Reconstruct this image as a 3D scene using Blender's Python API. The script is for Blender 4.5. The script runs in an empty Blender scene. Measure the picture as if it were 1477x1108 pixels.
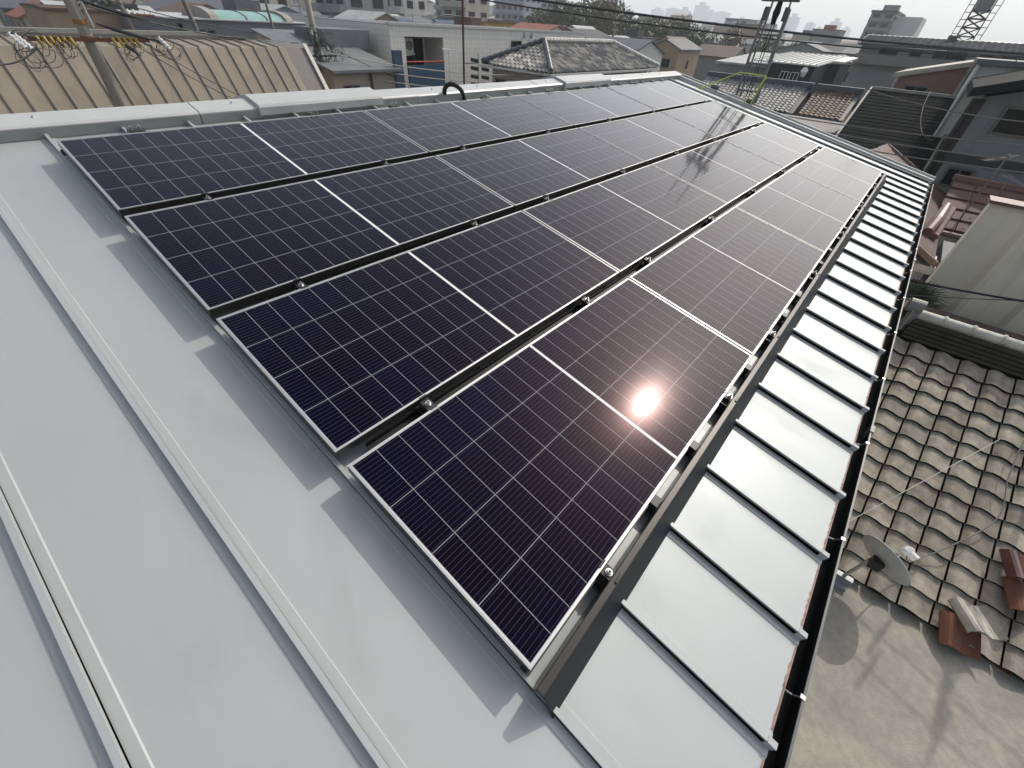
import bpy, math, random
from mathutils import Vector, Matrix
random.seed(7)
R_ = math.radians
S = bpy.context.scene
COL = S.collection

# ------------------------------------------------------------------ camera
CZ = 7.3                                    # eye height above the street
CAMM = Matrix(((0.6551719139611651, -0.47828444840644946, 0.5848023166583749),
               (-0.7536842256741509, -0.46713289788470963, 0.4623277448777966),
               (0.05205623042844366, -0.7436604346920521, -0.6665277989305538)))  # columns: right, down, forward
FPX = 585.387
cam_d = bpy.data.cameras.new('camera'); cam = bpy.data.objects.new('camera', cam_d); COL.objects.link(cam)
r_, d_, f_ = CAMM.col[0], CAMM.col[1], CAMM.col[2]
cam.matrix_world = Matrix(((r_[0], -d_[0], -f_[0], 0), (r_[1], -d_[1], -f_[1], 0), (r_[2], -d_[2], -f_[2], CZ), (0, 0, 0, 1)))
cam_d.sensor_width = 36; cam_d.lens = FPX/1477*36; cam_d.clip_start = .05; cam_d.clip_end = 12000
S.camera = cam

# ------------------------------------------------------------------ sky, sun, exposure
SUN = Vector((0.737, -0.0766, 0.6715))
W = bpy.data.worlds.new('World'); S.world = W; W.use_nodes = True
wn = W.node_tree.nodes; wl_ = W.node_tree.links
sky = wn.new('ShaderNodeTexSky'); sky.sky_type = 'NISHITA'; sky.sun_disc = False
sky.sun_elevation = R_(42.2); sky.sun_rotation = R_(95.9)
sky.air_density = 1.0; sky.dust_density = 4.0; sky.ozone_density = 1.0; sky.altitude = 20
hs = wn.new('ShaderNodeHueSaturation'); hs.inputs['Saturation'].default_value = .55; wl_.new(sky.outputs[0], hs.inputs['Color'])   # milky, hazy sky
bg = wn['Background']; wl_.new(hs.outputs[0], bg.inputs[0]); bg.inputs[1].default_value = .15
sd = bpy.data.lights.new('sun', 'SUN'); sd.energy = 2.25; sd.angle = R_(.55); sd.color = (1, .94, .85)
so = bpy.data.objects.new('sun', sd); COL.objects.link(so)
so.rotation_euler = (-SUN).to_track_quat('-Z', 'Y').to_euler()
S.view_settings.view_transform = 'Standard'; S.view_settings.look = 'None'
S.view_settings.exposure = 0.24; S.view_settings.gamma = 1
S.render.engine = 'CYCLES'; S.cycles.max_bounces = 8; S.cycles.volume_bounces = 1

# ------------------------------------------------------------------ pixel helpers (where a ray through the photo meets a chosen plane)
def ray(px, py):
    return CAMM @ Vector((px-738.5, py-554, FPX))
def _p(d, t): return Vector((d[0]*t, d[1]*t, d[2]*t+CZ))
def at_x(px, py, X): d = ray(px, py); return _p(d, X/d[0])
def at_y(px, py, Y): d = ray(px, py); return _p(d, Y/d[1])
def at_z(px, py, z): d = ray(px, py); return _p(d, (z-CZ)/d[2])
def zr(z): return CZ+z

# ------------------------------------------------------------------ materials
MATS = {}
def mat(name, col, rough=.7, metal=0, spec=.5, var=.12, scale=3., bump=0, bscale=20., streak=0, tile=0, emit=None, stain=None):
    if name in MATS: return MATS[name]
    m = bpy.data.materials.new(name); m.use_nodes = True; MATS[name] = m
    n = m.node_tree.nodes; l = m.node_tree.links; b = n['Principled BSDF']
    b.inputs['Roughness'].default_value = rough; b.inputs['Metallic'].default_value = metal
    b.inputs['Specular IOR Level'].default_value = spec
    tc = n.new('ShaderNodeTexCoord')
    nz = n.new('ShaderNodeTexNoise'); nz.inputs['Scale'].default_value = scale; nz.inputs['Detail'].default_value = 6; nz.inputs['Roughness'].default_value = .6
    mp = n.new('ShaderNodeMapping'); l.new(tc.outputs['Object'], mp.inputs[0]); l.new(mp.outputs[0], nz.inputs['Vector'])
    if streak: mp.inputs['Scale'].default_value = streak
    rp = n.new('ShaderNodeMapRange'); rp.inputs[1].default_value = .25; rp.inputs[2].default_value = .75
    rp.inputs[3].default_value = 1-var; rp.inputs[4].default_value = 1+var
    l.new(nz.outputs[0], rp.inputs[0])
    mx = n.new('ShaderNodeVectorMath'); mx.operation = 'SCALE'; mx.inputs[0].default_value = col[:3]
    l.new(rp.outputs[0], mx.inputs['Scale'])
    out = mx.outputs[0]
    if tile:      # each loose piece (tile) its own tone
        g = n.new('ShaderNodeNewGeometry'); r2 = n.new('ShaderNodeMapRange'); r2.inputs[3].default_value = 1-tile; r2.inputs[4].default_value = 1+tile
        l.new(g.outputs['Random Per Island'], r2.inputs[0])
        m2 = n.new('ShaderNodeVectorMath'); m2.operation = 'SCALE'; l.new(out, m2.inputs[0]); l.new(r2.outputs[0], m2.inputs['Scale']); out = m2.outputs[0]
    if stain:
        n3 = n.new('ShaderNodeTexNoise'); n3.inputs['Scale'].default_value = stain[1]; n3.inputs['Detail'].default_value = 8; n3.inputs['Distortion'].default_value = .8
        m3 = n.new('ShaderNodeMapping'); m3.inputs['Scale'].default_value = stain[3]; l.new(tc.outputs['Object'], m3.inputs[0]); l.new(m3.outputs[0], n3.inputs['Vector'])
        r3 = n.new('ShaderNodeMapRange'); r3.inputs[1].default_value = .56; r3.inputs[2].default_value = .72; r3.inputs[3].default_value = 1; r3.inputs[4].default_value = 1-stain[0]; l.new(n3.outputs[0], r3.inputs[0])
        m4 = n.new('ShaderNodeVectorMath'); m4.operation = 'SCALE'; l.new(out, m4.inputs[0]); l.new(r3.outputs[0], m4.inputs['Scale']); out = m4.outputs[0]
        r4 = n.new('ShaderNodeMapRange'); r4.inputs[1].default_value = .4; r4.inputs[2].default_value = .7; r4.inputs[3].default_value = rough; r4.inputs[4].default_value = min(1, rough+stain[2]); l.new(n3.outputs[0], r4.inputs[0]); l.new(r4.outputs[0], b.inputs['Roughness'])
    l.new(out, b.inputs['Base Color'])
    if bump:
        n2 = n.new('ShaderNodeTexNoise'); n2.inputs['Scale'].default_value = bscale; n2.inputs['Detail'].default_value = 4
        l.new(tc.outputs['Object'], n2.inputs['Vector'])
        bp = n.new('ShaderNodeBump'); bp.inputs['Strength'].default_value = bump; bp.inputs['Distance'].default_value = .01
        l.new(n2.outputs[0], bp.inputs['Height']); l.new(bp.outputs[0], b.inputs['Normal'])
    if emit: b.inputs['Emission Color'].default_value = (*emit, 1); b.inputs['Emission Strength'].default_value = 1
    return m

M_roof = mat('light_steel_roof', (.40, .423, .418), .48, .34, .5, .06, .7, .22, 1.6, stain=(.10, 3.5, .12, (1, .35, 1)))
M_trim = mat('light_steel_trim', (.42, .43, .42), .38, 0, .5, .06, 5)
M_rib = mat('seam_steel', (.40, .41, .41), .42, 0, .5, .04, 3)
M_sunlip = mat('sunlit_frame_lip', (.52, .52, .51), .4, .8, .5, .05, 8)
M_gutter = mat('dark_gutter', (.012, .013, .014), .75, 0, .15, .2, 6)
M_gutrim = mat('grey_gutter_lip', (.09, .10, .10), .45, 0, .5, .1, 6)
M_clip = mat('bright_clip_steel', (.45, .45, .44), .35, .9, .5, .1, 20)
M_bronze = mat('dark_bronze_rail', (.055, .05, .046), .3, .4, .5, .1, 12)
M_black = mat('black_metal', (.012, .012, .012), .45, 0, .5, .1, 12)
M_rubber = mat('black_rubber', (.012, .016, .015), .5, 0, .4, .1, 12)
M_stain = mat('rust_stain', (.30, .19, .155), .8, 0, .2, .5, 30)
M_wall_l = mat('house_wall_cream', (.42, .40, .36), .8, 0, .3, .08, 2, .2, 60)
M_conc = mat('weathered_concrete', (.30, .285, .255), .85, 0, .2, .18, 2.5, .3, 30)
M_pole = mat('pole_concrete', (.27, .25, .215), .8, 0, .3, .15, 6, .2, 40, (1, 1, .12))
M_poled = mat('dark_pole', (.12, .11, .10), .7, 0, .3, .15, 6)
M_rust = mat('rusty_steel', (.16, .075, .045), .8, .1, .3, .4, 12)
M_wire = mat('wire_black', (.022, .024, .026), .6, 0, .4, .1, 10)
M_wireg = mat('wire_grey', (.16, .16, .15), .6, 0, .4, .1, 10)
M_yellow = mat('yellow_sleeve', (.38, .26, .05), .55, 0, .4, .12, 15)
M_porc = mat('white_porcelain', (.75, .75, .72), .2, 0, .6, .05, 10)
M_green = mat('dark_green_device', (.02, .05, .04), .5, 0, .4, .2, 15)
M_asph = mat('asphalt', (.055, .055, .055), .9, 0, .2, .2, .8, .3, 80)
M_soil = mat('town_ground', (.12, .115, .10), .95, 0, .1, .35, .05)
M_glassd = mat('window_glass', (.012, .015, .017), .2, 0, .12, .15, 1)
M_frame = mat('window_frame_alu', (.10, .10, .095), .4, .3, .5, .1, 10)
M_framew = mat('window_frame_pale', (.5, .5, .48), .5, 0, .5, .1, 10)

def cell_material():
    m = bpy.data.materials.new('photovoltaic_cells'); m.use_nodes = True
    n = m.node_tree.nodes; l = m.node_tree.links; b = n['Principled BSDF']
    uv = n.new('ShaderNodeUVMap'); uv.uv_map = 'UVMap'
    sp = n.new('ShaderNodeSeparateXYZ'); l.new(uv.outputs[0], sp.inputs[0])
    def mth(op, a, bb, c=None):
        q = n.new('ShaderNodeMath'); q.operation = op
        for i, v in enumerate((a, bb, c)):
            if v is None: continue
            if isinstance(v, (int, float)): q.inputs[i].default_value = v
            else: l.new(v, q.inputs[i])
        return q.outputs[0]
    def line(coord, period, halfw):      # 1 within halfw of a multiple of period
        f = mth('FRACT', mth('DIVIDE', coord, period), None)
        a = mth('ABSOLUTE', mth('SUBTRACT', f, .5), None)
        return mth('GREATER_THAN', a, .5-halfw/period)
    U, V = sp.outputs[0], sp.outputs[1]       # metres from the centre of the glass along and down the roof
    CW, CH = .08855, .1885
    ua = mth('SUBTRACT', mth('ABSOLUTE', U, None), .007)       # each half starts beside the centre bar
    gl = mth('MAXIMUM', line(ua, CW, .0011), line(V, CH, .0013))
    ctr = mth('LESS_THAN', mth('ABSOLUTE', U, None), .0062)
    rim = mth('MAXIMUM', mth('GREATER_THAN', ua, CW*10+.0015), mth('GREATER_THAN', mth('ABSOLUTE', V, None), CH*2+.0005))
    bus = line(mth('ADD', V, CH/24), CH/12, .0006)
    white = mth('MAXIMUM', ctr, rim)
    oi = n.new('ShaderNodeObjectInfo')
    nz = n.new('ShaderNodeTexNoise'); nz.inputs['Scale'].default_value = 2.2; nz.inputs['Detail'].default_value = 3
    add = n.new('ShaderNodeVectorMath'); add.operation = 'ADD'; l.new(uv.outputs[0], add.inputs[0])
    sc = n.new('ShaderNodeVectorMath'); sc.operation = 'SCALE'; sc.inputs[0].default_value = (31, 17, 5); l.new(oi.outputs['Random'], sc.inputs['Scale']); l.new(sc.outputs[0], add.inputs[1])
    l.new(add.outputs[0], nz.inputs['Vector'])
    cr = n.new('ShaderNodeValToRGB'); l.new(nz.outputs[0], cr.inputs[0])
    cr.color_ramp.elements[0].position = .3; cr.color_ramp.elements[0].color = (.0004, .0011, .012, 1)
    cr.color_ramp.elements[1].position = .7; cr.color_ramp.elements[1].color = (.0016, .0009, .005, 1)
    def mix(fac, a, col):
        q = n.new('ShaderNodeMix'); q.data_type = 'RGBA'; l.new(fac, q.inputs[0]); l.new(a, q.inputs[6]); q.inputs[7].default_value = (*col, 1); return q.outputs[2]
    c = mix(bus, cr.outputs[0], (.04, .045, .08)); c = mix(gl, c, (.22, .23, .24)); c = mix(white, c, (.68, .68, .67))
    l.new(c, b.inputs['Base Color'])
    b.inputs['Roughness'].default_value = .17; b.inputs['Specular IOR Level'].default_value = .05; b.inputs['Specular Tint'].default_value = (1, .42, .42, 1)
    b.inputs['Coat Weight'].default_value = 1; b.inputs['Coat Roughness'].default_value = .042; b.inputs['Coat IOR'].default_value = 1.13
    n2 = n.new('ShaderNodeTexNoise'); n2.inputs['Scale'].default_value = 420; l.new(uv.outputs[0], n2.inputs['Vector'])
    bp = n.new('ShaderNodeBump'); bp.inputs['Strength'].default_value = .03; bp.inputs['Distance'].default_value = .001
    l.new(n2.outputs[0], bp.inputs['Height']); l.new(bp.outputs[0], b.inputs['Coat Normal'])
    return m
M_cell = cell_material()

def foliage(name, c1, c2):
    m = bpy.data.materials.new(name); m.use_nodes = True
    n = m.node_tree.nodes; l = m.node_tree.links; b = n['Principled BSDF']
    g = n.new('ShaderNodeNewGeometry'); cr = n.new('ShaderNodeValToRGB'); l.new(g.outputs['Random Per Island'], cr.inputs[0])
    cr.color_ramp.elements[0].color = (*c1, 1); cr.color_ramp.elements[1].color = (*c2, 1)
    l.new(cr.outputs[0], b.inputs['Base Color']); b.inputs['Roughness'].default_value = .6
    return m
M_leaf = foliage('leaf_dark_green', (.03, .05, .018), (.10, .11, .045))
M_leafb = foliage('leaf_olive_brown', (.06, .055, .02), (.16, .12, .05))
M_palm = foliage('palm_green', (.008, .02, .006), (.025, .05, .014))
M_bark = mat('bark', (.09, .07, .05), .9, 0, .2, .3, 10)

# ------------------------------------------------------------------ mesh helpers
class MB:
    def __init__(s): s.v = []; s.f = []; s.m = []; s.uv = None
    def face(s, pts, mi=0):
        i = len(s.v); s.v += [Vector(p) for p in pts]; s.f.append(tuple(range(i, i+len(pts)))); s.m.append(mi)
    def box(s, x0, x1, y0, y1, z0, z1, mi=0, X=None):
        i = len(s.v)
        P = [Vector((x, y, z)) for z in (z0, z1) for y in (y0, y1) for x in (x0, x1)]
        if X is not None: P = [X @ p for p in P]
        s.v += P
        for q in ((0, 2, 3, 1), (4, 5, 7, 6), (0, 1, 5, 4), (2, 6, 7, 3), (0, 4, 6, 2), (1, 3, 7, 5)):
            s.f.append(tuple(i+k for k in q)); s.m.append(mi)
        return s
    def prism(s, poly, vec, mi=0):            # closed polygon swept along vec
        vec = Vector(vec); n = len(poly); i = len(s.v); poly = [Vector(p) for p in poly]
        s.v += poly + [p+vec for p in poly]
        s.f.append(tuple(range(i+n-1, i-1, -1))); s.m.append(mi)
        s.f.append(tuple(range(i+n, i+2*n))); s.m.append(mi)
        for k in range(n):
            a, b = i+k, i+(k+1) % n; s.f.append((a, b, b+n, a+n)); s.m.append(mi)
        return s
    def tube(s, pts, r, n=8, mi=0, cap=True):
        pts = [Vector(p) for p in pts]; i0 = len(s.v); N = len(pts)
        if not isinstance(r, (list, tuple)): r = [r]*N
        prev = None
        for k, p in enumerate(pts):
            t = (pts[min(k+1, N-1)]-pts[max(k-1, 0)]).normalized()
            if prev is None:
                a = Vector((0, 0, 1)) if abs(t.z) < .9 else Vector((1, 0, 0)); u = t.cross(a).normalized()
            else: u = (prev - t*prev.dot(t)).normalized()
            prev = u; w = t.cross(u)
            for j in range(n):
                an = 2*math.pi*j/n; s.v.append(p+(u*math.cos(an)+w*math.sin(an))*r[k])
        for k in range(N-1):
            for j in range(n):
                a = i0+k*n+j; b = i0+k*n+(j+1) % n; s.f.append((a, b, b+n, a+n)); s.m.append(mi)
        if cap:
            s.f.append(tuple(range(i0+n-1, i0-1, -1))); s.m.append(mi)
            s.f.append(tuple(range(i0+(N-1)*n, i0+N*n))); s.m.append(mi)
        return s
    def build(s, name, mats, parent=None, origin=None, smooth=False, local=False):
        """local: vertices are already in the parent's space"""
        me = bpy.data.meshes.new(name)
        if parent is not None: o0 = Vector((0, 0, 0)) if local else ORG[parent.name]
        elif origin is not None: o0 = Vector(origin)
        else:
            xs = [p.x for p in s.v]; ys = [p.y for p in s.v]; o0 = Vector(((min(xs)+max(xs))/2, (min(ys)+max(ys))/2, min(p.z for p in s.v)))
        me.from_pydata([tuple(p-o0) for p in s.v], [], s.f)
        if not isinstance(mats, (list, tuple)): mats = [mats]
        for mm in mats: me.materials.append(mm)
        if len(mats) > 1: me.polygons.foreach_set('material_index', s.m)
        if s.uv:
            ul = me.uv_layers.new(name='UVMap'); ul.data.foreach_set('uv', [c for q in s.uv for c in q])
        if smooth: me.polygons.foreach_set('use_smooth', [True]*len(s.f))
        me.validate(); me.update()
        o = bpy.data.objects.new(name, me); COL.objects.link(o)
        if parent is not None: o.parent = parent; ORG[o.name] = ORG.get(parent.name, Vector((0, 0, 0)))
        else: o.location = o0; ORG[o.name] = o0
        return o
ORG = {}
def tag(o, label=None, cat=None, group=None, kind=None):
    if label: o['label'] = label
    if cat: o['category'] = cat
    if group: o['group'] = group
    if kind: o['kind'] = kind
    return o
def empty(name, loc, label, cat, group=None, matrix=None):
    o = bpy.data.objects.new(name, None); COL.objects.link(o); o.empty_display_size = .2
    if matrix is not None: o.matrix_world = matrix
    else: o.location = loc
    ORG[o.name] = Vector(loc) if loc is not None else matrix.translation.copy()
    return tag(o, label, cat, group)
def kids(o): return [c for c in COL.objects if c.parent == o]
def copy_tree(o, parent=None):
    c = o.copy(); COL.objects.link(c)
    if parent is not None: c.parent = parent
    for ch in KIDS.get(o.name, []): copy_tree(ch, c)
    return c
KIDS = {}
def regkids(o):
    KIDS[o.name] = [c for c in COL.objects if c.parent == o]
    for c in KIDS[o.name]: regkids(c)

# ================================================================== THE ROOF FRAME
TH = R_(11.137)
O0 = Vector((0.28297, 3.31471, CZ-0.58034))          # upper near corner of the panel field, at the glass
VD = Vector((0, -math.cos(TH), -math.sin(TH))); ND = Vector((0, -math.sin(TH), math.cos(TH)))
RM = Matrix(((1, 0, 0, O0.x), (0, -VD.y, ND.y, O0.y), (0, -VD.z, ND.z, O0.z), (0, 0, 0, 1)))   # local x along the ridge, local y UP the slope, local z off the roof
def rf(u, v, n): return RM @ Vector((u, -v, n))
RN = -.105                                             # roof sheet below the glass
SEAM = .3507
H0, GAP, PITCH = .7720, .0627, 1.82

# ---- setting: ground
g = MB(); g.face([(-1500, -2500, 0), (4000, -2500, 0), (4000, 4500, 0), (-1500, 4500, 0)])
tag(g.build('ground', M_soil, origin=(0, 0, 0)), kind='structure')

# ================================================================== OUR HOUSE
house = empty('metal_roofed_house', (O0.x+2.5, O0.y-1, 0), 'house in the foreground under the pale grey standing seam metal roof', 'house')
U0, U1, V0, V1 = -3.35, 8.50, -.46, 3.885
def roof_profile():
    """pan profile along u: flat pans, raised crease each side of a narrow standing rib"""
    P = [(U0, 0)]
    k = math.ceil(U0/SEAM)
    while k*SEAM < U1-.05:
        c = k*SEAM
        P += [(c-.0345, 0), (c-.0315, .0035), (c-.0072, .0035), (c-.0072, .028), (c+.0072, .028), (c+.0072, .0035), (c+.0315, .0035), (c+.0345, 0)]
        k += 1
    P.append((U1, 0)); return P
m = MB(); prof = roof_profile()
for (a, ha), (b, hb) in zip(prof[:-1], prof[1:]):
    m.face([rf(a, V0, RN+ha), rf(a, V1, RN+ha), rf(b, V1, RN+hb), rf(b, V0, RN+hb)])
    m.face([rf(a, V1, RN+ha), rf(a, V1, RN+ha-.008), rf(b, V1, RN+hb-.008), rf(b, V1, RN+hb)])
    m.face([rf(a, V1, RN+ha-.008), rf(a, V0, RN+ha-.03), rf(b, V0, RN+hb-.03), rf(b, V1, RN+hb-.008)])
# the far slope beyond the ridge
RV = -.46
apex = rf(0, RV, RN)
def back(u, d, h): return Vector((O0.x+u, apex.y+d*math.cos(TH), apex.z-d*math.sin(TH)+h))
m.face([back(U0, 0, 0), back(U1, 0, 0), back(U1, 3.9, 0), back(U0, 3.9, 0)])
roof = m.build('roof_sheet', M_roof, house)
# rib end caps and the stained drip edge
m2 = MB(); k = math.ceil(U0/SEAM)
while k*SEAM < U1-.05:
    c = k*SEAM; m = MB()
    for (a, b, v0, v1, h0, h1) in ((c-.0092, c+.0092, V1-.022, V1+.003, .002, .0300), (c-.0065, c+.0065, V1+.003, V1+.005, .0, .026)):
        P = [rf(a, v0, RN+h0), rf(b, v0, RN+h0), rf(b, v1, RN+h0), rf(a, v1, RN+h0), rf(a, v0, RN+h1), rf(b, v0, RN+h1), rf(b, v1, RN+h1), rf(a, v1, RN+h1)]
        i = len(m.v); m.v += P
        for q in ((0, 1, 2, 3), (7, 6, 5, 4), (0, 4, 5, 1), (1, 5, 6, 2), (2, 6, 7, 3), (3, 7, 4, 0)): m.f.append(tuple(i+z for z in q)); m.m.append(0)
    m.build('rib_end_cap', M_rib, roof)
    # folded lip of the pan, rust marked
    a, b = c+.04, c+SEAM-.04
    if b < U1:
        n_ = 26; prev = None
        for j in range(n_+1):
            u = a+(b-a)*j/n_; w = .0022+.0045*random.random()**2
            q = (rf(u, V1-.003-w, RN+.0012), rf(u, V1-.001, RN+.0012))
            if prev: m2.face([prev[0], prev[1], q[1], q[0]])
            prev = q
    k += 1
m2.build('drip_edge', M_stain, roof)
# ridge flashing
def section(poly, u0, u1, mb):
    mb.prism([rf(u0, v, n) for v, n in poly], Vector((u1-u0, 0, 0)))
SEG = [(-3.35, 0.78), (0.785, 2.60), (2.605, 4.40), (4.405, 6.30), (6.305, 8.56)]
rc = None
for i, (a, b) in enumerate(SEG):
    m = MB(); h = .0025*(i % 2)
    section([(-.30, RN+.030), (-.30, -.045+h), (-.315, -.036+h), (-.462, -.031+h), (-.60, -.088+h), (-.60, -.10), (-.462, -.06), (-.31, RN+.030)], a, b, m)
    o = m.build('ridge_flashing', M_trim, house)
    for u in [a+.25+j*.62 for j in range(int((b-a)/.62))]:
        s = MB(); s.tube([rf(u, -.40, -.034+h), rf(u, -.40, -.024+h)], [.011, .005], 10); s.build('rivet', M_clip, o)
    m = MB(); section([(-.2965, RN+.002), (-.2965, -.049), (-.2995, -.049), (-.2995, RN+.002)], a, b, m); m.build('closure_strip', mat('dull_zinc_face', (.24, .255, .245), .6), o)
for a, b in ((1.16, 2.20), (4.92, 6.02)):
    m = MB(); section([(-.272, -.075), (-.272, -.026), (-.285, -.012), (-.462, -.005), (-.66, -.082), (-.66, -.12)], a, b, m)
    o = m.build('ridge_vent', M_trim, house)
# verge flashing on the far gable: stepped strips
m = MB()
for (a, b, h) in ((U1-.055, U1+.0, .052), (U1+.0, U1+.05, .036), (U1+.05, U1+.075, .075)):
    P = [(a, RN-.03), (b, RN-.03), (b, RN+h), (a, RN+h)]
    m.prism([rf(x, -.45, n) for x, n in P], VD*(V1+.45+.02))
m.build('verge_flashing', M_trim, house)
# near gable end
m = MB(); m.prism([rf(x, -.45, n) for x, n in ((U0-.03, RN-.12), (U0, RN-.12), (U0, RN+.04), (U0-.03, RN+.04))], VD*(V1+.45)); m.build('verge_flashing', M_trim, house)
# walls and fascia
e = rf(0, V1, RN)
m = MB(); x0, x1 = O0.x+U0+.3, O0.x+U1-.15; y0 = e.y+.25; y1 = 2*apex.y-e.y-.25
m.prism([(x0, y0, 0), (x0, y0, e.z-.05), (x0, apex.y, apex.z-.12), (x0, y1, e.z-.05), (x0, y1, 0)], (x1-x0, 0, 0)); m.build('wall', M_wall_l, house)
m = MB(); m.box(O0.x+U0, O0.x+U1, e.y+.03, e.y+.055, e.z-.22, e.z-.034); m.build('fascia', mat('dark_fascia', (.05, .05, .05), .6), house)
# gutter
m = MB(); gz = e.z-.028; gp = []
yo, yi = e.y-.056, e.y+.024
pts = [(yi, gz), (yi, gz-.07), (yi-.02, gz-.088), (yo+.02, gz-.088), (yo, gz-.065), (yo, gz+.004), (yo+.004, gz+.004), (yo+.004, gz-.062), (yo+.022, gz-.084), (yi-.022, gz-.084), (yi-.004, gz-.068), (yi-.004, gz)]
m.prism([(O0.x+U0, y, z) for y, z in pts], (U1-U0+.08, 0, 0)); gut = m.build('gutter', M_gutter, house)
m = MB(); m.prism([(O0.x+U0, y, z) for y, z in ((yo-.004, gz-.014), (yo-.004, gz+.007), (yo+.003, gz+.007), (yo+.003, gz+.0045), (yo-.001, gz+.0045), (yo-.001, gz-.014))], (U1-U0+.09, 0, 0)); m.build('gutter_lip', M_gutrim, gut)
u = .545-5*.672
while u < U1-.1:
    m = MB(); x = O0.x+u
    m.tube([(x, yi, gz+.0), (x, yi-.03, gz-.012), (x+.004, yo+.045, gz-.03), (x, yo+.02, gz-.02), (x, yo+.002, gz+.002)], .0035, 6)
    m.box(x-.007, x+.007, yo-.004, yo+.010, gz+.007, gz+.0095)
    m.build('gutter_hanger', M_clip, gut); u += .672
for u in (2.02, 4.9, 7.6):
    m = MB(); x = O0.x+u; m.box(x-.03, x+.03, yo-.011, yo+.006, gz-.05, gz+.0125); m.build('gutter_joint', M_gutrim, gut)
# cable hose coming up through the ridge
m = MB(); P = [(2.935, -.31, -.045), (2.925, -.30, -.005), (2.935, -.285, .030), (2.965, -.26, .048), (3.0, -.225, .045), (3.03, -.19, .022), (3.045, -.165, -.015), (3.055, -.15, -.06)]
def smooth_pts(P, n=6):
    out = []; P = [Vector(p) for p in P]
    for i in range(len(P)-1):
        a = P[max(i-1, 0)]; b = P[i]; c = P[i+1]; d = P[min(i+2, len(P)-1)]
        for k in range(n):
            t = k/n; out.append(.5*((2*b)+(c-a)*t+(2*a-5*b+4*c-d)*t*t+(3*b-a-3*c+d)*t**3))
    out.append(P[-1]); return out
pp = smooth_pts([rf(*p) for p in P], 12)
m.tube(pp, [.019+.003*(k % 2) for k in range(len(pp))], 12)
tag(m.build('cable_conduit', M_rubber, smooth=True), 'black corrugated cable conduit looping up over the ridge flashing', 'cable conduit')

# ================================================================== SOLAR PANELS
def make_panel():
    root = empty('solar_panel', None, 'x', 'solar panel', 'solar panels in four rows on the metal roof', RM)
    L, H, F, D = PITCH-.013, H0, .0075, .036
    m = MB()      # local: x along ridge 0..L, y up slope (top edge at 0, bottom at -H), z off roof
    for (za, zb, mi, q) in ((-.0035, 0, 0, 0), (-D, -.0035, 1, .0004)):      # dark anodised frame; sunlit brightness of its lip painted into the colour
        m.box(q, L-q, -F, -q, za, zb, mi); m.box(q, L-q, -H+q, -H+F, za, zb, mi); m.box(q, F+.003, -H+F, -F, za, zb-.0002, mi); m.box(L-F-.003, L-q, -H+F, -F, za, zb-.0002, mi)
    # inner groove of the short sides
    m.box(.0035, .0050, -H+F, -F, -.0002, .0009); m.box(L-.0050, L-.0035, -H+F, -F, -.0002, .0009)
    m.build('frame', [M_sunlip, M_bronze], root, local=True)
    m = MB(); x0, x1, y0, y1 = F+.003, L-F-.003, -H+F, -F
    m.face([(x0, y0, -.0022), (x1, y0, -.0022), (x1, y1, -.0022), (x0, y1, -.0022)])
    cx, cy = (x0+x1)/2, (y0+y1)/2
    m.uv = [(x-cx, cy-y) for x, y in ((x0, y0), (x1, y0), (x1, y1), (x0, y1))]
    m.build('glass', M_cell, root, local=True)
    m = MB(); m.face([(x0, y0, -.012), (x0, y1, -.012), (x1, y1, -.012), (x1, y0, -.012)]); m.build('backsheet', M_black, root, local=True)
    return root
pan = make_panel(); regkids(pan)
RN_ = ['the ridge row', 'the second row below the ridge', 'the third row below the ridge', 'the lowest row by the eave']
CN = ['nearest', 'second nearest', 'second farthest', 'farthest']
sy, sx = H0+GAP, PITCH
for r in range(4):
    for c in range(4):
        o = pan if (r == 0 and c == 0) else copy_tree(pan)
        o.matrix_world = RM @ Matrix.Translation((c*sx, -r*sy, random.uniform(-.0006, .0006)))
        o['label'] = f'dark blue framed solar panel, {CN[c]} in {RN_[r]}'
        if (r, c) == (3, 0): o['label'] = 'dark blue framed solar panel nearest the camera, the sun glare on its far half'
# mounting rails in the gaps, each with clamps
CL = [.355, 1.425, 2.13, 3.20, 4.28, 5.33, 6.31, 7.02]
def clamp(u, v, parent, eave=False):
    w = .019
    m = MB(); a = -.010
    def bx(mm, u0, u1, v0, v1, n0, n1): mm.prism([rf(u0, v0, n0), rf(u1, v0, n0), rf(u1, v1, n0), rf(u0, v1, n0)], ND*(n1-n0))
    bx(m, u-w, u+w, v-.030, v+.030, -.022, -.012)
    bx(m, u-w*.8, u+w*.8, v-.034, v-.027, -.022, .003); bx(m, u-w*.8, u+w*.8, v+.027, v+.034, -.022, .003)
    bx(m, u-w*1.2, u+w*.4, v-.012, v+.012, -.085, -.022); bx(m, u-w*1.7, u-w*1.2, v-.026, v+.026, -.075, -.045)
    c = m.build('clamp', M_black, parent)
    m = MB(); m.tube([rf(u, v, -.012), rf(u, v, -.008)], .012, 12); m.tube([rf(u, v, -.008), rf(u, v, .000)], .0085, 6); m.tube([rf(u, v, .000), rf(u, v, .009)], [.0045, .003], 8)
    m.build('bolt', M_clip, c)
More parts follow.
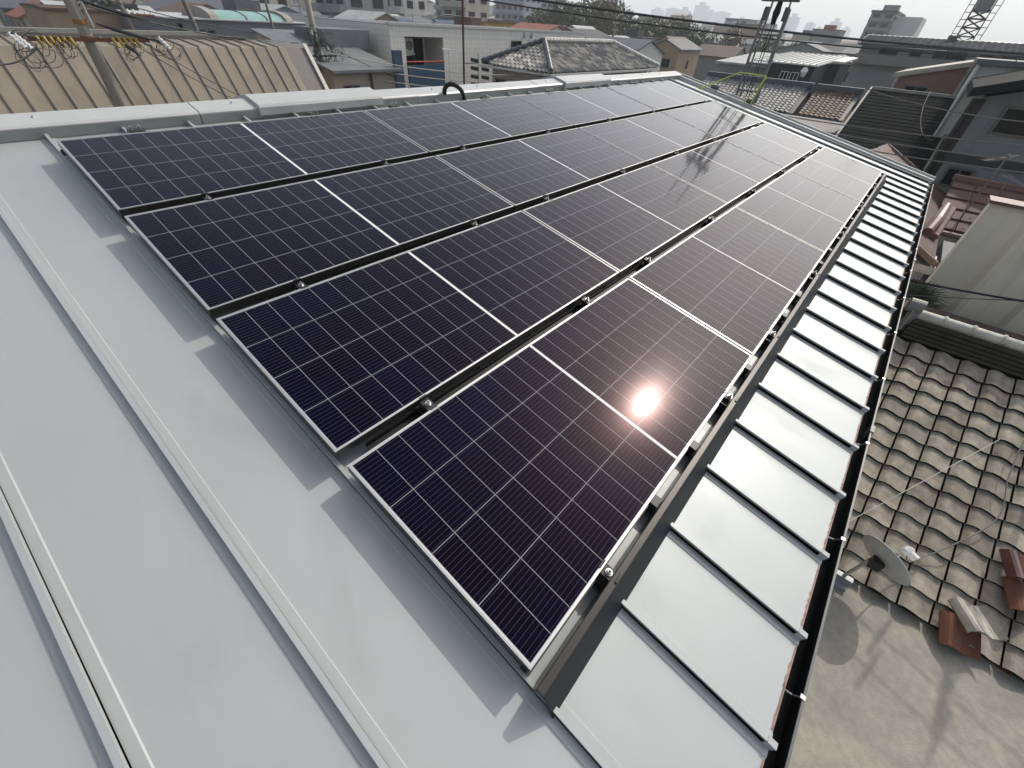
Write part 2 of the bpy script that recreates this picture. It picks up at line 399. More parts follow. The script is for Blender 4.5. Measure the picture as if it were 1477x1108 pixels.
for g_ in range(3):
    vc = (g_+1)*H0+g_*GAP+GAP/2
    m = MB()
    P = [(vc-.029, -.078), (vc+.029, -.078), (vc+.029, -.05), (vc+.026, -.05), (vc+.026, -.072), (vc-.026, -.072), (vc-.026, -.05), (vc-.029, -.05)]
    m.prism([rf(.105, v, n) for v, n in P], Vector((4*PITCH-.11, 0, 0)))
    r_o = m.build('mounting_rail', M_black)
    tag(r_o, ['dark mounting rail between the ridge row and the second row of panels', 'dark mounting rail between the second and third rows of panels', 'dark mounting rail between the third and lowest rows of panels'][g_], 'mounting rail', 'mounting rails between the panel rows')
    for u in CL: clamp(u, vc, r_o)
m = MB()
P = [(-.058, -.082), (-.004, -.082), (-.004, -.048), (-.012, -.048), (-.012, -.072), (-.058, -.072)]
m.prism([rf(-.004, v, n) for v, n in P], Vector((4*PITCH, 0, 0)))
to = tag(m.build('mounting_rail', M_black), 'dark mounting rail along the top edge of the ridge row', 'mounting rail', 'mounting rails between the panel rows')
for u in [.355, 1.425, 2.13, 3.20, 4.28, 5.33, 6.31]:
    mm = MB(); mm.prism([rf(u-.04, -.05, -.06), rf(u+.04, -.05, -.06), rf(u+.04, -.008, -.06), rf(u-.04, -.008, -.06)], ND*.062); c = mm.build('clamp', M_black, to)
    mm = MB(); mm.tube([rf(u-.02, -.03, .002), rf(u-.02, -.03, .022)], .007, 8); mm.build('bolt', M_clip, c); mm = MB(); mm.tube([rf(u+.02, -.03, .002), rf(u+.02, -.03, .022)], .007, 8); mm.build('bolt', M_clip, c)
# the eave cover: a dark channel standing in front of the lowest row
VB = 4*H0+3*GAP
m = MB()
P = [(VB+.046, RN+.036), (VB+.058, RN+.030), (VB+.128, RN+.004), (VB+.132, RN+.009), (VB+.082, -.012), (VB+.058, -.003), (VB+.052, -.004), (VB+.052, -.020), (VB+.058, -.022)]
P = [(VB+.036, -.070), (VB+.036, -.006), (VB+.038, -.003), (VB+.057, -.003), (VB+.060, -.006), (VB+.058, -.013), (VB+.041, -.012), (VB+.041, -.070)]
m.prism([rf(-.016, v, n) for v, n in P], Vector((4*PITCH-2.0, 0, 0)))
cov = tag(m.build('eave_cover', M_bronze), 'long dark bronze cover strip along the lower edge of the solar panels', 'cover strip')
m = MB(); m.prism([rf(4*PITCH-2.013, v, n) for v, n in P], Vector((2.0, 0, 0))); m.build('cover_section', M_bronze, cov)
m = MB(); m.prism([rf(-.016, v, n) for v, n in ((VB+.0602, -.0065), (VB+.120, RN+.010), (VB+.115, RN+.010), (VB+.058, -.0135))], Vector((4*PITCH, 0, 0))); m.build('cover_face', mat('charcoal_face', (.016, .019, .022), .55, 0, .3, .1, 10), cov)
for u in CL:
    clamp(u, VB+.022, cov)
m = MB(); m.prism([rf(-.006, v, n) for v, n in ((VB-.02, -.045), (VB+.009, -.045), (VB+.009, -.040), (VB-.02, -.040))], Vector((4*PITCH-.01, 0, 0))); m.build('support_lip', M_bronze, cov)
k = 1
while k*SEAM < 4*PITCH:
    u = k*SEAM
    mm = MB(); mm.prism([rf(u-.022, VB+.002, RN+.029), rf(u+.022, VB+.002, RN+.029), rf(u+.022, VB+.034, RN+.029), rf(u-.022, VB+.034, RN+.029)], ND*.045); mm.build('seam_bracket', M_black, cov)
    k += 1


# ================================================================== NEIGHBOURING BUILDINGS
WALLC = {'cream': (.40, .375, .32), 'white': (.56, .56, .53), 'grey': (.24, .245, .245), 'tan': (.33, .25, .175), 'brown': (.12, .085, .065),
         'dark grey': (.055, .062, .066), 'beige': (.36, .31, .25), 'pale blue': (.28, .33, .37), 'ochre': (.46, .29, .10)}
ROOFC = {'grey': (.13, .135, .14), 'dark grey': (.05, .053, .058), 'brown': (.12, .08, .062), 'pale': (.36, .37, .36), 'red': (.24, .085, .06), 'blue': (.045, .09, .16), 'green': (.07, .13, .11), 'slate': (.085, .095, .115)}
def wmat(c): return mat('wall_'+c.replace(' ', '_'), WALLC[c], .85, 0, .25, .14, .35, .15, 40, (1, 1, .5))
def rmat(c): return mat('roof_'+c.replace(' ', '_'), ROOFC[c], .75, 0, .35, .25, 1.2, .3, 25)
M_ac = mat('ac_casing', (.5, .5, .47), .5)

def add_window(parent, face, a0, a1, z0, z1, pos, fm=None, mull=True):
    """face '-x' or '-y' or '+y'; a = the horizontal axis along the wall; frame with a pane sub-part"""
    t = .05; m = MB(); p = MB(); d = .045
    def bx(mb, b0, b1, c0, c1, e0, e1):
        if face == '-x': mb.box(pos-e1, pos-e0, b0, b1, c0, c1)
        elif face == '-y': mb.box(b0, b1, pos-e1, pos-e0, c0, c1)
    bx(m, a0, a1, z0, z0+t, .0, d); bx(m, a0, a1, z1-t, z1, 0, d); bx(m, a0, a0+t, z0+t, z1-t, 0, d); bx(m, a1-t, a1, z0+t, z1-t, 0, d)
    if mull: mid = (a0+a1)/2; bx(m, mid-.025, mid+.025, z0+t, z1-t, .0, d*.8)
    w = m.build('window', fm or M_frame, parent)
    bx(p, a0+t, a1-t, z0+t, z1-t, .004, .014); p.build('pane', M_glassd, w)
    return w

def wall_box(x0, x1, y0, y1, z0, z1, m=None):
    m = m or MB(); m.box(x0, x1, y0, y1, z0, z1); return m

def gable_house(name, label, x0, x1, y0, y1, ze, zp, axis, wc, rc, over=.4, group=None, cat='house', rmatl=None, wmatl=None, z0=0):
    """axis 'x': ridge along x; 'y': ridge along y. ze eave height, zp peak height (absolute)"""
    root = empty(name, ((x0+x1)/2, (y0+y1)/2, 0), label, cat, group)
    m = MB()
    if axis == 'y':
        xm = (x0+x1)/2; m.prism([(x0, y0, z0), (x0, y0, ze), (xm, y0, zp), (x1, y0, ze), (x1, y0, z0)], (0, y1-y0, 0))
    else:
        ym = (y0+y1)/2; m.prism([(x0, y0, z0), (x0, y0, ze), (x0, ym, zp), (x0, y1, ze), (x0, y1, z0)], (x1-x0, 0, 0))
    w = m.build('wall', wmatl or wmat(wc), root)
    m = MB(); t = .12
    if axis == 'y':
        xm = (x0+x1)/2; s = (zp-ze)/(xm-x0)
        P = [(x0-over, ze-over*s), (xm, zp), (x1+over, ze-over*s), (x1+over, ze-over*s+t), (xm, zp+t*1.1), (x0-over, ze-over*s+t)]
        m.prism([(x, y0-over*.6, z+.01) for x, z in P], (0, y1-y0+over*1.2, 0))
    else:
        ym = (y0+y1)/2; s = (zp-ze)/(ym-y0)
        P = [(y0-over, ze-over*s), (ym, zp), (y1+over, ze-over*s), (y1+over, ze-over*s+t), (ym, zp+t*1.1), (y0-over, ze-over*s+t)]
        m.prism([(x0-over*.6, y, z+.01) for y, z in P], (x1-x0+over*1.2, 0, 0))
    m.build('roof', rmatl or rmat(rc), root)
    return root

# pantiles: every tile a loose S-shaped piece inside one roof mesh
def pantiles(mb, O, E, U, w, l, tw=.265, tl=.235, seg=6, amp=.035, th=.022, keep=None, off=0, flip=False, gap=.985):
    E = Vector(E).normalized(); U = Vector(U).normalized(); N = E.cross(U).normalized()
    if N.z < 0: N = -N
    nc = int(w/tw); nr = int(l/tl)
    def prof_(t):
        t = 1-t if flip else t
        return amp*(math.sin(2*math.pi*t-.6)*.55 + (1 if t < .33 else 0)*math.sin(t/.33*math.pi)*.35)
    for r in range(nr):
        for c in range(nc):
            if keep and not keep((c+.5)*tw, (r+.5)*tl): continue
            b0 = Vector(O)+E*(c*tw)+U*(r*tl); i = len(mb.v)
            jt = random.uniform(-.003, .003)
            for k in range(seg+1):
                t = k/seg; h = prof_(t)+off
                q = b0+E*(t*tw*gap)
                mb.v += [q+N*(h-.012+jt), q+N*(h+th+jt), q+U*(tl+.02)+N*(h-.004)]
            for k in range(seg):
                a = i+3*k
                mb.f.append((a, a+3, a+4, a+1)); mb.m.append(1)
                mb.f.append((a+1, a+4, a+5, a+2)); mb.m.append(0)

# ---------------------------------------------------------------- beige ribbed roof building on the left
M_beige = mat('beige_coated_steel', (.25, .215, .165), .7, 0, .25, .26, .8, .05, 10, (1.2, 1.2, .35))
M_beigel = mat('cream_flashing', (.52, .50, .43), .5, 0, .4, .06, 4)
M_bdark = mat('brown_grey_trim', (.15, .14, .125), .6, 0, .4, .1, 4)
bb = empty('steel_clad_building', (3, 21, 0), 'long building with beige ribbed steel roof folding steeply down, left of our ridge', 'building')
xa, xb = -9.0, 9.55
prof2 = [(18.05, zr(-3.45)), (18.5, zr(-2.85)), (19.75, zr(-1.235)), (21.45, zr(-1.12))]
m = MB()
for (ya, za), (yb, zb) in zip(prof2[:-1], prof2[1:]):
    m.prism([(xa, ya, za), (xa, yb, zb), (xa, yb+.02, zb-.06), (xa, ya+.02, za-.06)], (xb-xa, 0, 0))
rr = m.build('roof_sheet', M_beige, bb)
m = MB(); x = xa+.1
while x < xb:
    for (ya, za), (yb, zb) in zip(prof2[:-1], prof2[1:]):
        n = Vector((0, -(zb-za), yb-ya)).normalized()
        a = Vector((0, ya, za)); b = Vector((0, yb, zb))
        h = .045
        i = len(m.v)
        for p_ in (a, b):
            for dx, hh in ((-.035, 0), (-.02, h), (.02, h), (.035, 0)): m.v.append(Vector((x+dx, p_.y, p_.z))+n*hh)
        for k in range(3): m.f.append((i+k, i+k+1, i+k+5, i+k+4)); m.m.append(0)
        m.f.append((i, i+1, i+2, i+3)); m.m.append(0)
    x += .455
m.build('roof_ribs', mat('beige_rib', (.21, .185, .155), .6), rr)
m = MB(); m.prism([(xb, 18.05, zr(-3.45)), (xb, 18.5, zr(-2.85)), (xb, 19.75, zr(-1.235)), (xb, 21.45, zr(-1.1)), (xb, 21.45, zr(-1.3)), (xb, 19.85, zr(-1.5)), (xb, 18.6, zr(-3.1))], (.75, 0, 0)); m.build('verge_step', M_bdark, bb)
m = MB()
for (ya, za), (yb, zb) in zip(prof2[:-2], prof2[1:-1]):
    m.prism([(xb+.75, ya, za-.1), (xb+.75, yb, zb-.05), (xb+.75, yb, zb+.13), (xb+.75, ya, za+.13)], (.14, 0, 0))
m.build('verge_flashing', M_beigel, bb)
m = MB(); m.box(xa, xb-.6, 21.4, 21.55, zr(-1.18), zr(-1.02)); m.build('ridge_coping', M_bdark, bb)
m = MB(); m.box(xa, 7.6, 21.5, 21.75, zr(-1.02), zr(-.92)); m.build('gutter_pipe', mat('coping_khaki', (.30, .29, .25), .6), bb)
m = MB(); m.box(xa, xb+.7, 18.7, 27, 0, zr(-3.0)); m.box(xa, xb, 20.2, 27, zr(-3.0), zr(-1.3)); m.build('wall', wmat('cream'), bb)

# ---------------------------------------------------------------- utility poles, cross-arms, wires
def wire(mb, a, b, r, sag=.3, n=14):
    a = Vector(a); b = Vector(b); mb.tube([a.lerp(b, i/n)-Vector((0, 0, sag*4*(i/n)*(1-i/n))) for i in range(n+1)], r, 5, cap=False)
pxc, pyc = 3.25, 17.4
pole = empty('utility_pole', (pxc, pyc, 0), 'thick weathered concrete utility pole in front of the beige ribbed roof', 'utility pole')
m = MB(); m.tube([(pxc-.02, pyc, 0), (pxc, pyc, zr(0)), (pxc, pyc, zr(3.0))], [.16, .125, .115], 20); m.build('shaft', M_pole, pole, smooth=True)
m = MB(); m.box(2.05, 4.55, pyc-.20, pyc-.13, zr(-.98), zr(-.90)); m.build('cross_arm', M_rust, pole)
for z in (-.60, -.93):
    m = MB(); m.tube([(pxc, pyc, zr(z-.05)), (pxc, pyc, zr(z+.05))], .145, 20); m.build('pole_band', M_rust if z < -.9 else mat('orange_rust', (.28, .13, .05), .8, 0, .3, .4, 15), pole)
m = MB(); m.tube([(pxc+.19, pyc-.1, zr(3)), (pxc+.19, pyc-.1, zr(-.2)), (pxc+.20, pyc-.1, zr(-.7))], .035, 8); m.build('cable_riser', mat('grey_pipe', (.33, .33, .32), .5), pole)
for x in [2.22+.125*i for i in range(6)]+[3.72+.125*i for i in range(5)]:
    m = MB(); m.tube([(x, pyc-.22, zr(-.88)), (x+.01, pyc-.24, zr(-.97)), (x+.04, pyc-.28, zr(-1.09))], [.034, .045, .034], 8); s_ = m.build('insulator_sleeve', M_yellow, pole)
for (x, z) in ((1.75, -.84), (1.85, -.86), (4.75, -.86)):
    m = MB(); P = [(x+i*.02, pyc-.3-i*.01, zr(z-i*.032)) for i in range(9)]
    m.tube(P, [.03 if i % 2 else .062 for i in range(9)], 10); m.build('porcelain_insulator', M_porc, pole)
random.seed(11)
def loops(mb, cx, cy, cz, n, R, r=.0065):
    for _ in range(n):
        rx, rz = R*random.uniform(.5, 1.3), R*random.uniform(.5, 1.2); ox, oz = random.uniform(-.2, .2), random.uniform(-.18, .18); ph = random.uniform(0, 6); sp_ = random.uniform(2.8, 6.2)
        mb.tube([(cx+ox+rx*math.cos(ph+sp_*k/16), cy-random.uniform(.0, .03), cz+oz+rz*math.sin(ph+sp_*k/16)) for k in range(17)], r, 5, cap=False)
m = MB(); loops(m, 2.0, pyc-.3, zr(-1.15), 13, .26); loops(m, 2.7, pyc-.3, zr(-1.15), 9, .13); loops(m, 4.0, pyc-.3, zr(-1.15), 7, .12); loops(m, 4.75, pyc-.3, zr(-1.15), 8, .24)
m.build('jumper_cables', M_wire, pole)
for (a, b) in ((3.42, -.18), (3.52, -.62)):
    m = MB(); m.tube([(a, pyc-.2, zr(b)), (a+.3, pyc-.25, zr(b-.1)), (a+.75, pyc-.3, zr(b-.22)), (a+1.3, pyc-.3, zr(b-.35))], [.012, .04, .042, .012], 8); m.build('cable_joint', M_wire, pole)
m = MB(); m.tube([(3.85, pyc-.25, zr(-1.0)), (4.0, pyc-.28, zr(-1.1)), (4.15, pyc-.3, zr(-1.25))], [.02, .05, .02], 8); m.build('cable_joint', M_wire, pole)

def slim_pole(label, x, y, top, r=.1, arms=(), mt=None, grp=None, gear=False, lean=0):
    p = empty('utility_pole', (x, y, 0), label, 'utility pole', grp)
    m = MB(); m.tube([(x, y, 0), (x-lean*.5, y, top*.5), (x-lean, y, top)], [r*1.25, r*1.1, r], 12); m.build('shaft', mt or M_pole, p, smooth=True)
    for (z, w) in arms:
        m = MB(); m.box(x-w, x+w, y-.14, y-.06, z, z+.07); m.build('cross_arm', M_rust, p)
        for s_ in (-.8, -.4, .4, .8):
            m = MB(); m.tube([(x+w*s_, y-.1, z+.07), (x+w*s_, y-.1, z+.22)], [.05, .03], 8); m.build('porcelain_insulator', M_porc, p)
    if gear:
        random.seed(4)
        for k in range(7):
            z = zr(-.75-.25*k+.1*random.random()); s_ = random.choice((-1, 1)); ox = random.uniform(.12, .3)*s_
            m = MB(); m.tube([(x+ox, y-.25, z), (x+ox*1.2, y-.3, z-.16)], [.07, .085], 8); m.build('cable_closure', M_green if k % 2 else mat('grey_device', (.2, .22, .22), .5), p)
        m = MB(); m.tube([(x+.05, y-.5, zr(-2.0)), (x+.05, y-.5, zr(-2.75))], .17, 14); m.build('transformer', mat('grey_device', (.2, .22, .22), .5), p)
        m = MB(); loops(m, x+.05, y-.3, zr(-1.5), 26, .40, .007); loops(m, x+.65, y-.3, zr(-1.5), 12, .22, .006); loops(m, x-.1, y-.3, zr(-.9), 10, .2, .007); m.build('jumper_cables', M_wire, p)
        for z in (-.85, -1.25, -1.6):
            m = MB(); m.box(x-.55, x+.75, y-.2, y-.13, zr(z), zr(z+.06)); m.build('cross_arm', M_poled, p)
    return p
slim_pole('concrete utility pole hung with green and grey cable boxes, right of the beige roof', 11.55, 21.0, zr(2.4), .11, gear=True)
slim_pole('thin dark pole leaning behind the beige roof, before the teal skylight', 10.6, 29.5, zr(1.6), .10, mt=M_poled, lean=.9)
slim_pole('dark wooden pole with cable tangle behind the beige roof, left of the grey warehouse', 7.3, 27.5, zr(1.6), .09, mt=M_poled, lean=.7, arms=((zr(-.7), .5),))
slim_pole('slim dark pole carrying a small crossarm above the grey warehouse roof', 12.9, 27.0, zr(1.6), .055, mt=M_poled, lean=.3)
slim_pole('small far utility pole at the left edge among pale roofs', 2.2, 40, zr(2.0), .13, mt=M_poled)
slim_pole('distant utility pole in front of the dark trees beyond the tiled hip roof', 72, 42, zr(1.2), .15, mt=M_poled, arms=((zr(-.4), .9), (zr(.4), .9)))

# ---------------------------------------------------------------- grey warehouse with barrel skylight
wh = empty('grey_warehouse', (15, 34, 0), 'grey metal clad warehouse with teal barrel skylight behind the beige roof', 'warehouse')
M_clad = mat('grey_cladding', (.17, .18, .185), .6, 0, .4, .08, 1.5)
m = MB(); m.box(9.6, 17.5, 32, 42, 0, zr(-.86)); m.build('wall', M_clad, wh)
m = MB(); m.box(9.5, 17.6, 31.9, 42.1, zr(-.86), zr(-.80)); m.build('roof', M_trim, wh)
M_teal = mat('teal_glazing', (.20, .37, .33), .35, 0, .5, .12, 2)
def arc(x, y0, y1, zb, h, n=10): return [(x, (y0+y1)/2-math.cos(math.pi*k/n)*(y1-y0)/2, zb+math.sin(math.pi*k/n)*h) for k in range(n+1)]
m = MB(); m.prism(arc(12.3, 32.6, 36.5, zr(-.80), .36), (3.9, 0, 0)); sk = m.build('skylight', M_teal, wh)
for x in (11.9, 16.2):
    m = MB(); m.prism(arc(x, 32.4, 36.7, zr(-.80), .48), (.42, 0, 0)); m.build('skylight_end', M_conc, wh)
for x in (13.9, 15.1):
    m = MB(); m.prism(arc(x, 32.55, 36.55, zr(-.80), .39), (.07, 0, 0)); m.build('glazing_bar', M_frame, sk)
for (a, b, c, d) in ((10.0, 10.25, -1.35, -1.0), (10.95, 11.3, -1.42, -1.25), (11.4, 11.75, -1.42, -1.25)): add_window(wh, '-y', a, b, zr(c), zr(d), 32, mull=False)

# ---------------------------------------------------------------- dark roofed low building beside the white tiled one
M_slab = mat('lead_grey_roofing', (.15, .16, .165), .7, 0, .35, .18, 1.5, .1, 8)
lo = empty('garage_building', (13.5, 21, 0), 'low beige walled building under a dark grey sheet roof, between pole and white tiled building', 'building')
m = MB(); m.prism([(11.35, 19.8, 0), (11.35, 19.8, zr(-2.05)), (11.35, 26, zr(-1.1)), (11.35, 26, 0)], (3.75, 0, 0)); m.build('wall', wmat('beige'), lo)
m = MB(); m.prism([(11.2, 19.5, zr(-2.05)), (11.2, 26.2, zr(-1.02)), (11.2, 26.2, zr(-.93)), (11.2, 19.5, zr(-1.95))], (3.6, 0, 0)); m.build('roof', M_slab, lo)
m = MB(); m.box(13.0, 15.6, 23.0, 25.5, zr(-1.5), zr(-.75)); m.build('parapet_box', M_slab, lo)
add_window(lo, '-y', 11.75, 12.55, zr(-3.4), zr(-2.5), 19.8)
m = MB(); m.tube([(13.15, 19.7, zr(-2.1)), (13.15, 19.7, 0)], .05, 8); m.build('downpipe', M_black, lo)
m = MB(); m.box(14.5, 14.98, 19.7, 19.85, 0, zr(-1.3)); tag(m.build('shutter_panel', mat('navy_sheet', (.03, .055, .10), .6), lo))
aw = empty('awning', (15.2, 19.2, zr(-3.6)), 'red framed blue awning hood between the dark low roof and the white tiled building', 'awning')
m = MB(); m.prism([(14.5, 19.0+.9*math.cos(a), zr(-3.95)+.85*math.sin(a)) for a in [math.pi*(.5+k/16) for k in range(9)]]+[(14.5, 19.0, zr(-3.95))], (1.5, 0, 0)); m.build('canopy', mat('navy_sheet', (.03, .055, .10), .6), aw)
m = MB()
m.tube([(13.9, 18.9, zr(-4.0)), (14.1, 18.9, zr(-3.5)), (14.6, 18.9, zr(-3.18)), (15.4, 18.9, zr(-3.05))], .06, 8); m.build('frame', mat('red_paint', (.35, .02, .03), .5), aw)

# ---------------------------------------------------------------- white tiled building with recessed balcony
def brick_mat(name, c, c2, sx, sy):
    m = bpy.data.materials.new(name); m.use_nodes = True; n = m.node_tree.nodes; l = m.node_tree.links; b = n['Principled BSDF']
    tc = n.new('ShaderNodeTexCoord'); mp = n.new('ShaderNodeMapping'); l.new(tc.outputs['Object'], mp.inputs[0]); mp.inputs['Rotation'].default_value = (R_(90), 0, 0)
    bt = n.new('ShaderNodeTexBrick'); l.new(mp.outputs[0], bt.inputs[0]); bt.offset = 0; bt.inputs['Scale'].default_value = 1; bt.inputs['Brick Width'].default_value = sx; bt.inputs['Row Height'].default_value = sy; bt.inputs['Mortar Size'].default_value = .012
    bt.inputs['Color1'].default_value = (*c, 1); bt.inputs['Color2'].default_value = (c[0]*.92, c[1]*.92, c[2]*.92, 1); bt.inputs['Mortar'].default_value = (*c2, 1)
    l.new(bt.outputs[0], b.inputs['Base Color']); b.inputs['Roughness'].default_value = .6; return m
M_tilew = brick_mat('white_wall_tile', (.66, .65, .61), (.50, .49, .47), .22, .22)
wb = empty('tiled_building', (24, 25, 0), 'white tiled flat roofed building with a recessed balcony and blue balcony screen', 'building')
yf = 22.0; xL, xC, xR = 16.1, 19.15, 33.6; zt = zr(-.48)
bx0, bx1, bz0, bz1 = 17.0, 19.6, zr(-3.2), zr(-.90)
m = MB(); m.box(xL, bx0, yf, 30, 0, zt); m.box(bx0, bx1, yf, 30, bz1, zt-.001); m.box(bx0, bx1, yf, 30, 0, bz0); m.box(bx0, bx1, yf+1.6, 30, bz0, bz1); m.box(bx1, xR, yf, 30, 0, zt-.002)
m.build('wall', M_tilew, wb)
m = MB(); m.box(xL-.05, xR+.05, yf-.06, yf+.2, zt, zt+.10); m.build('coping', M_trim, wb)
m = MB(); m.box(xL, xR, yf+.2, 30, zt+.001, zt+.02); m.build('roof', M_slab, wb)
m = MB(); m.box(bx0+.05, bx1-.02, yf-.05, yf-.01, zr(-3.05), zr(-2.05)); m.build('balcony_screen', mat('blue_screen', (.035, .075, .13), .45), wb)
m = MB()
m.tube([(bx0, yf-.04, zr(-1.92)), (bx1, yf-.04, zr(-1.92))], .035, 8); m.build('balcony_rail', mat('red_paint', (.35, .02, .03), .5), wb)
add_window(wb, '-y', 18.1, 19.45, bz0+.1, zr(-1.0), yf+1.6)
ac = empty('air_conditioner', (17.6, yf+.9, zr(-1.6)), 'white air conditioner outdoor unit hung in the recessed balcony', 'air conditioner')
m = MB(); m.box(17.25, 18.1, yf+.75, yf+1.05, zr(-1.6), zr(-1.0)); m.build('casing', M_ac, ac)
m = MB(); m.tube([(17.85, yf+.745, zr(-1.3)), (17.85, yf+.735, zr(-1.3))], .22, 18); m.build('fan_grille', M_frame, ac)
m = MB(); m.prism([(17.2, yf+.7, zr(-1.62)), (18.15, yf+.7, zr(-1.62)), (18.15, yf+.7, zr(-1.68)), (17.2, yf+.7, zr(-1.75))], (0, .4, 0)); m.build('bracket', M_framew, ac)
add_window(wb, '-y', 25.3, 26.3, zr(-1.5), zr(-.95), yf, mull=False)
m = MB(); m.box(22.0, 24.9, yf+.001, yf+.05, zr(-2.2), zr(-1.3)); m.build('recess_panel', mat('panel_grey', (.3, .3, .29), .7), wb)
for x in (26.6, 27.3):
    m = MB(); m.tube([(x, yf-.12, zr(-.68)), (x, yf-.001, zr(-.68))], [.10, .15], 12); m.build('vent_hood', M_clip, wb)

# steel mast with insulators, in front of the white building
ms = empty('steel_mast', (15.35, 16.0, 0), 'thin rusty red steel mast in front of the white tiled building', 'mast')
m = MB(); m.tube([(15.35, 16.0, 0), (15.38, 16.0, zr(1.2))], .045, 10); m.build('shaft', mat('red_rust_mast', (.09, .025, .02), .7), ms)
for z in (.28,):
    m = MB(); m.tube([(14.3, 16.0, zr(z-.25)), (17.8, 16.0, zr(z-.3))], .02, 6); m.build('cross_arm', M_wireg, ms)
wz = [(-1.35), (-1.63), (-1.92), (-2.2)]
ms2 = empty('dead_end_rack', (15.9, 16.0, zr(-2.3)), 'row of four black strain insulators on a thin bracket beside the red mast', 'insulator rack')
m = MB(); m.tube([(16.15, 15.9, zr(-1.15)), (16.15, 15.9, zr(-2.35))], .018, 6); m.box(15.38, 16.15, 15.98, 16.02, zr(-1.5), zr(-1.46)); m.build('bracket', M_wireg, ms2)
for i, z in enumerate(wz):
    for dx in (-.42, .25):
        m = MB(); P = [(16.15+dx+k*.045, 15.88, zr(z-(.0 if dx < 0 else .05)-k*.006)) for k in range(9)]
        m.tube(P, [.035 if k % 2 else .075 for k in range(9)], 8); m.build('strain_insulator', M_black, ms2)
def yagi(label, x, y, z0, z1, n=8, L=1.2, W_=.5, az=0., mt=None, elev=0., twin=False, mast_r=.016, arms=1):
    a = empty('tv_antenna', (x, y, z0), label, 'tv antenna')
    m = MB(); m.tube([(x, y, z0), (x, y, z1)], mast_r, 6); m.build('mast', mt or M_wireg, a)
    c, s = math.cos(az), math.sin(az)
    for q in range(arms):
        zz = z1-.05-q*.35
        m = MB(); m.tube([(x-c*L*.35, y-s*L*.35, zz), (x+c*L*.65, y+s*L*.65, zz)], .009, 5); b = m.build('boom', mt or M_wireg, a)
        m = MB()
        for k in range(n):
            t = -.33+.95*k/(n-1); w = W_*(.5 if k else .65)*(1-.25*k/n)
            px_, py_ = x+c*L*t, y+s*L*t; m.tube([(px_+s*w, py_-c*w, zz), (px_-s*w, py_+c*w, zz)], .006 if mast_r < .03 else .016, 4)
        m.build('elements', mt or M_wireg, b)
    return a
yagi('bent white television antenna in front of the blue balcony screen', 14.9, 16.4, zr(-2.7), zr(-1.0), 8, 1.0, .5, R_(60), M_framew)

# ---------------------------------------------------------------- tiled hip roof house
hh = empty('hip_roof_house', (25.8, 17.2, 0), 'beige walled house under a mottled pantile hip roof beyond our ridge', 'house')
h = 1.8; ze = zr(-h); zp_ = zr(-.76)
hx0, hx1, hy0, hy1 = 20.0, 31.7, 14.75, 19.45
m = MB(); m.box(hx0+.45, hx1-.5, hy0+.45, hy1-.4, 0, ze-.05); m.build('wall', brick_mat('beige_wall_tile', (.36, .33, .30), (.20, .19, .18), .30, .15), hh)
D2 = (hy1-hy0)/2; ym = (hy0+hy1)/2; rise = zp_-ze
M_pan = mat('mottled_pantile', (.40, .40, .40), .6, 0, .3, .2, 8, 0, 10, 0, 0)
_n = M_pan.node_tree.nodes; _l = M_pan.node_tree.links; _g = _n.new('ShaderNodeNewGeometry'); _c = _n.new('ShaderNodeValToRGB'); _w = _n.new('ShaderNodeTexWhiteNoise'); _w.noise_dimensions = '1D'; _m7 = _n.new('ShaderNodeMath'); _m7.operation = 'MULTIPLY'; _m7.inputs[1].default_value = 7919.; _l.new(_g.outputs['Random Per Island'], _m7.inputs[0]); _l.new(_m7.outputs[0], _w.inputs['W']); _l.new(_w.outputs['Value'], _c.inputs[0])
_c.color_ramp.interpolation = 'CONSTANT'; _c.color_ramp.elements[0].color = (.17, .17, .175, 1); _c.color_ramp.elements[1].position = .8; _c.color_ramp.elements[1].color = (.50, .47, .41, 1)
for _p_, _q in ((.25, (.24, .235, .22, 1)), (.48, (.31, .295, .26, 1)), (.66, (.40, .375, .33, 1))): _e = _c.color_ramp.elements.new(_p_); _e.color = _q
_l.new(_c.outputs[0], _n['Principled BSDF'].inputs['Base Color'])
M_panr = mat('ridge_tile_dark', (.075, .085, .095), .45, 0, .5, .3, 4)
m = MB()
Up = Vector((0, D2, rise)); Lu = Up.length; Wd = hx1-hx0
pantiles(m, (hx0, hy0, ze), (1, 0, 0), Up, Wd, Lu, tw=.29, tl=.30, seg=6, amp=.07, th=.03, gap=.95, keep=lambda e, u: u/Lu*D2 < min(e, Wd-e))
Up2 = Vector((D2, 0, rise)); Wd2 = hy1-hy0
pantiles(m, (hx0, hy1, ze), (0, -1, 0), Up2, Wd2, Lu, tw=.29, tl=.30, seg=6, amp=.07, th=.03, gap=.95, keep=lambda e, u: u/Lu*D2 < min(e, Wd2-e))
m.build('roof_tiles', M_pan, hh)
m = MB(); A = Vector((hx0+D2, ym, zp_-.03)); B = Vector((hx1-D2, ym, zp_-.03)); c1, c2, c3, c4 = [Vector(q) for q in ((hx0, hy0, ze-.03), (hx1, hy0, ze-.03), (hx1, hy1, ze-.03), (hx0, hy1, ze-.03))]
m.face([c1, c2, B, A]); m.face([c2, c3, B]); m.face([c3, c4, A, B]); m.face([c4, c1, A]); m.face([c4-Vector((0, 0, .08)), c3-Vector((0, 0, .08)), c2-Vector((0, 0, .08)), c1-Vector((0, 0, .08))]); m.build('roof_deck', M_panr, hh)
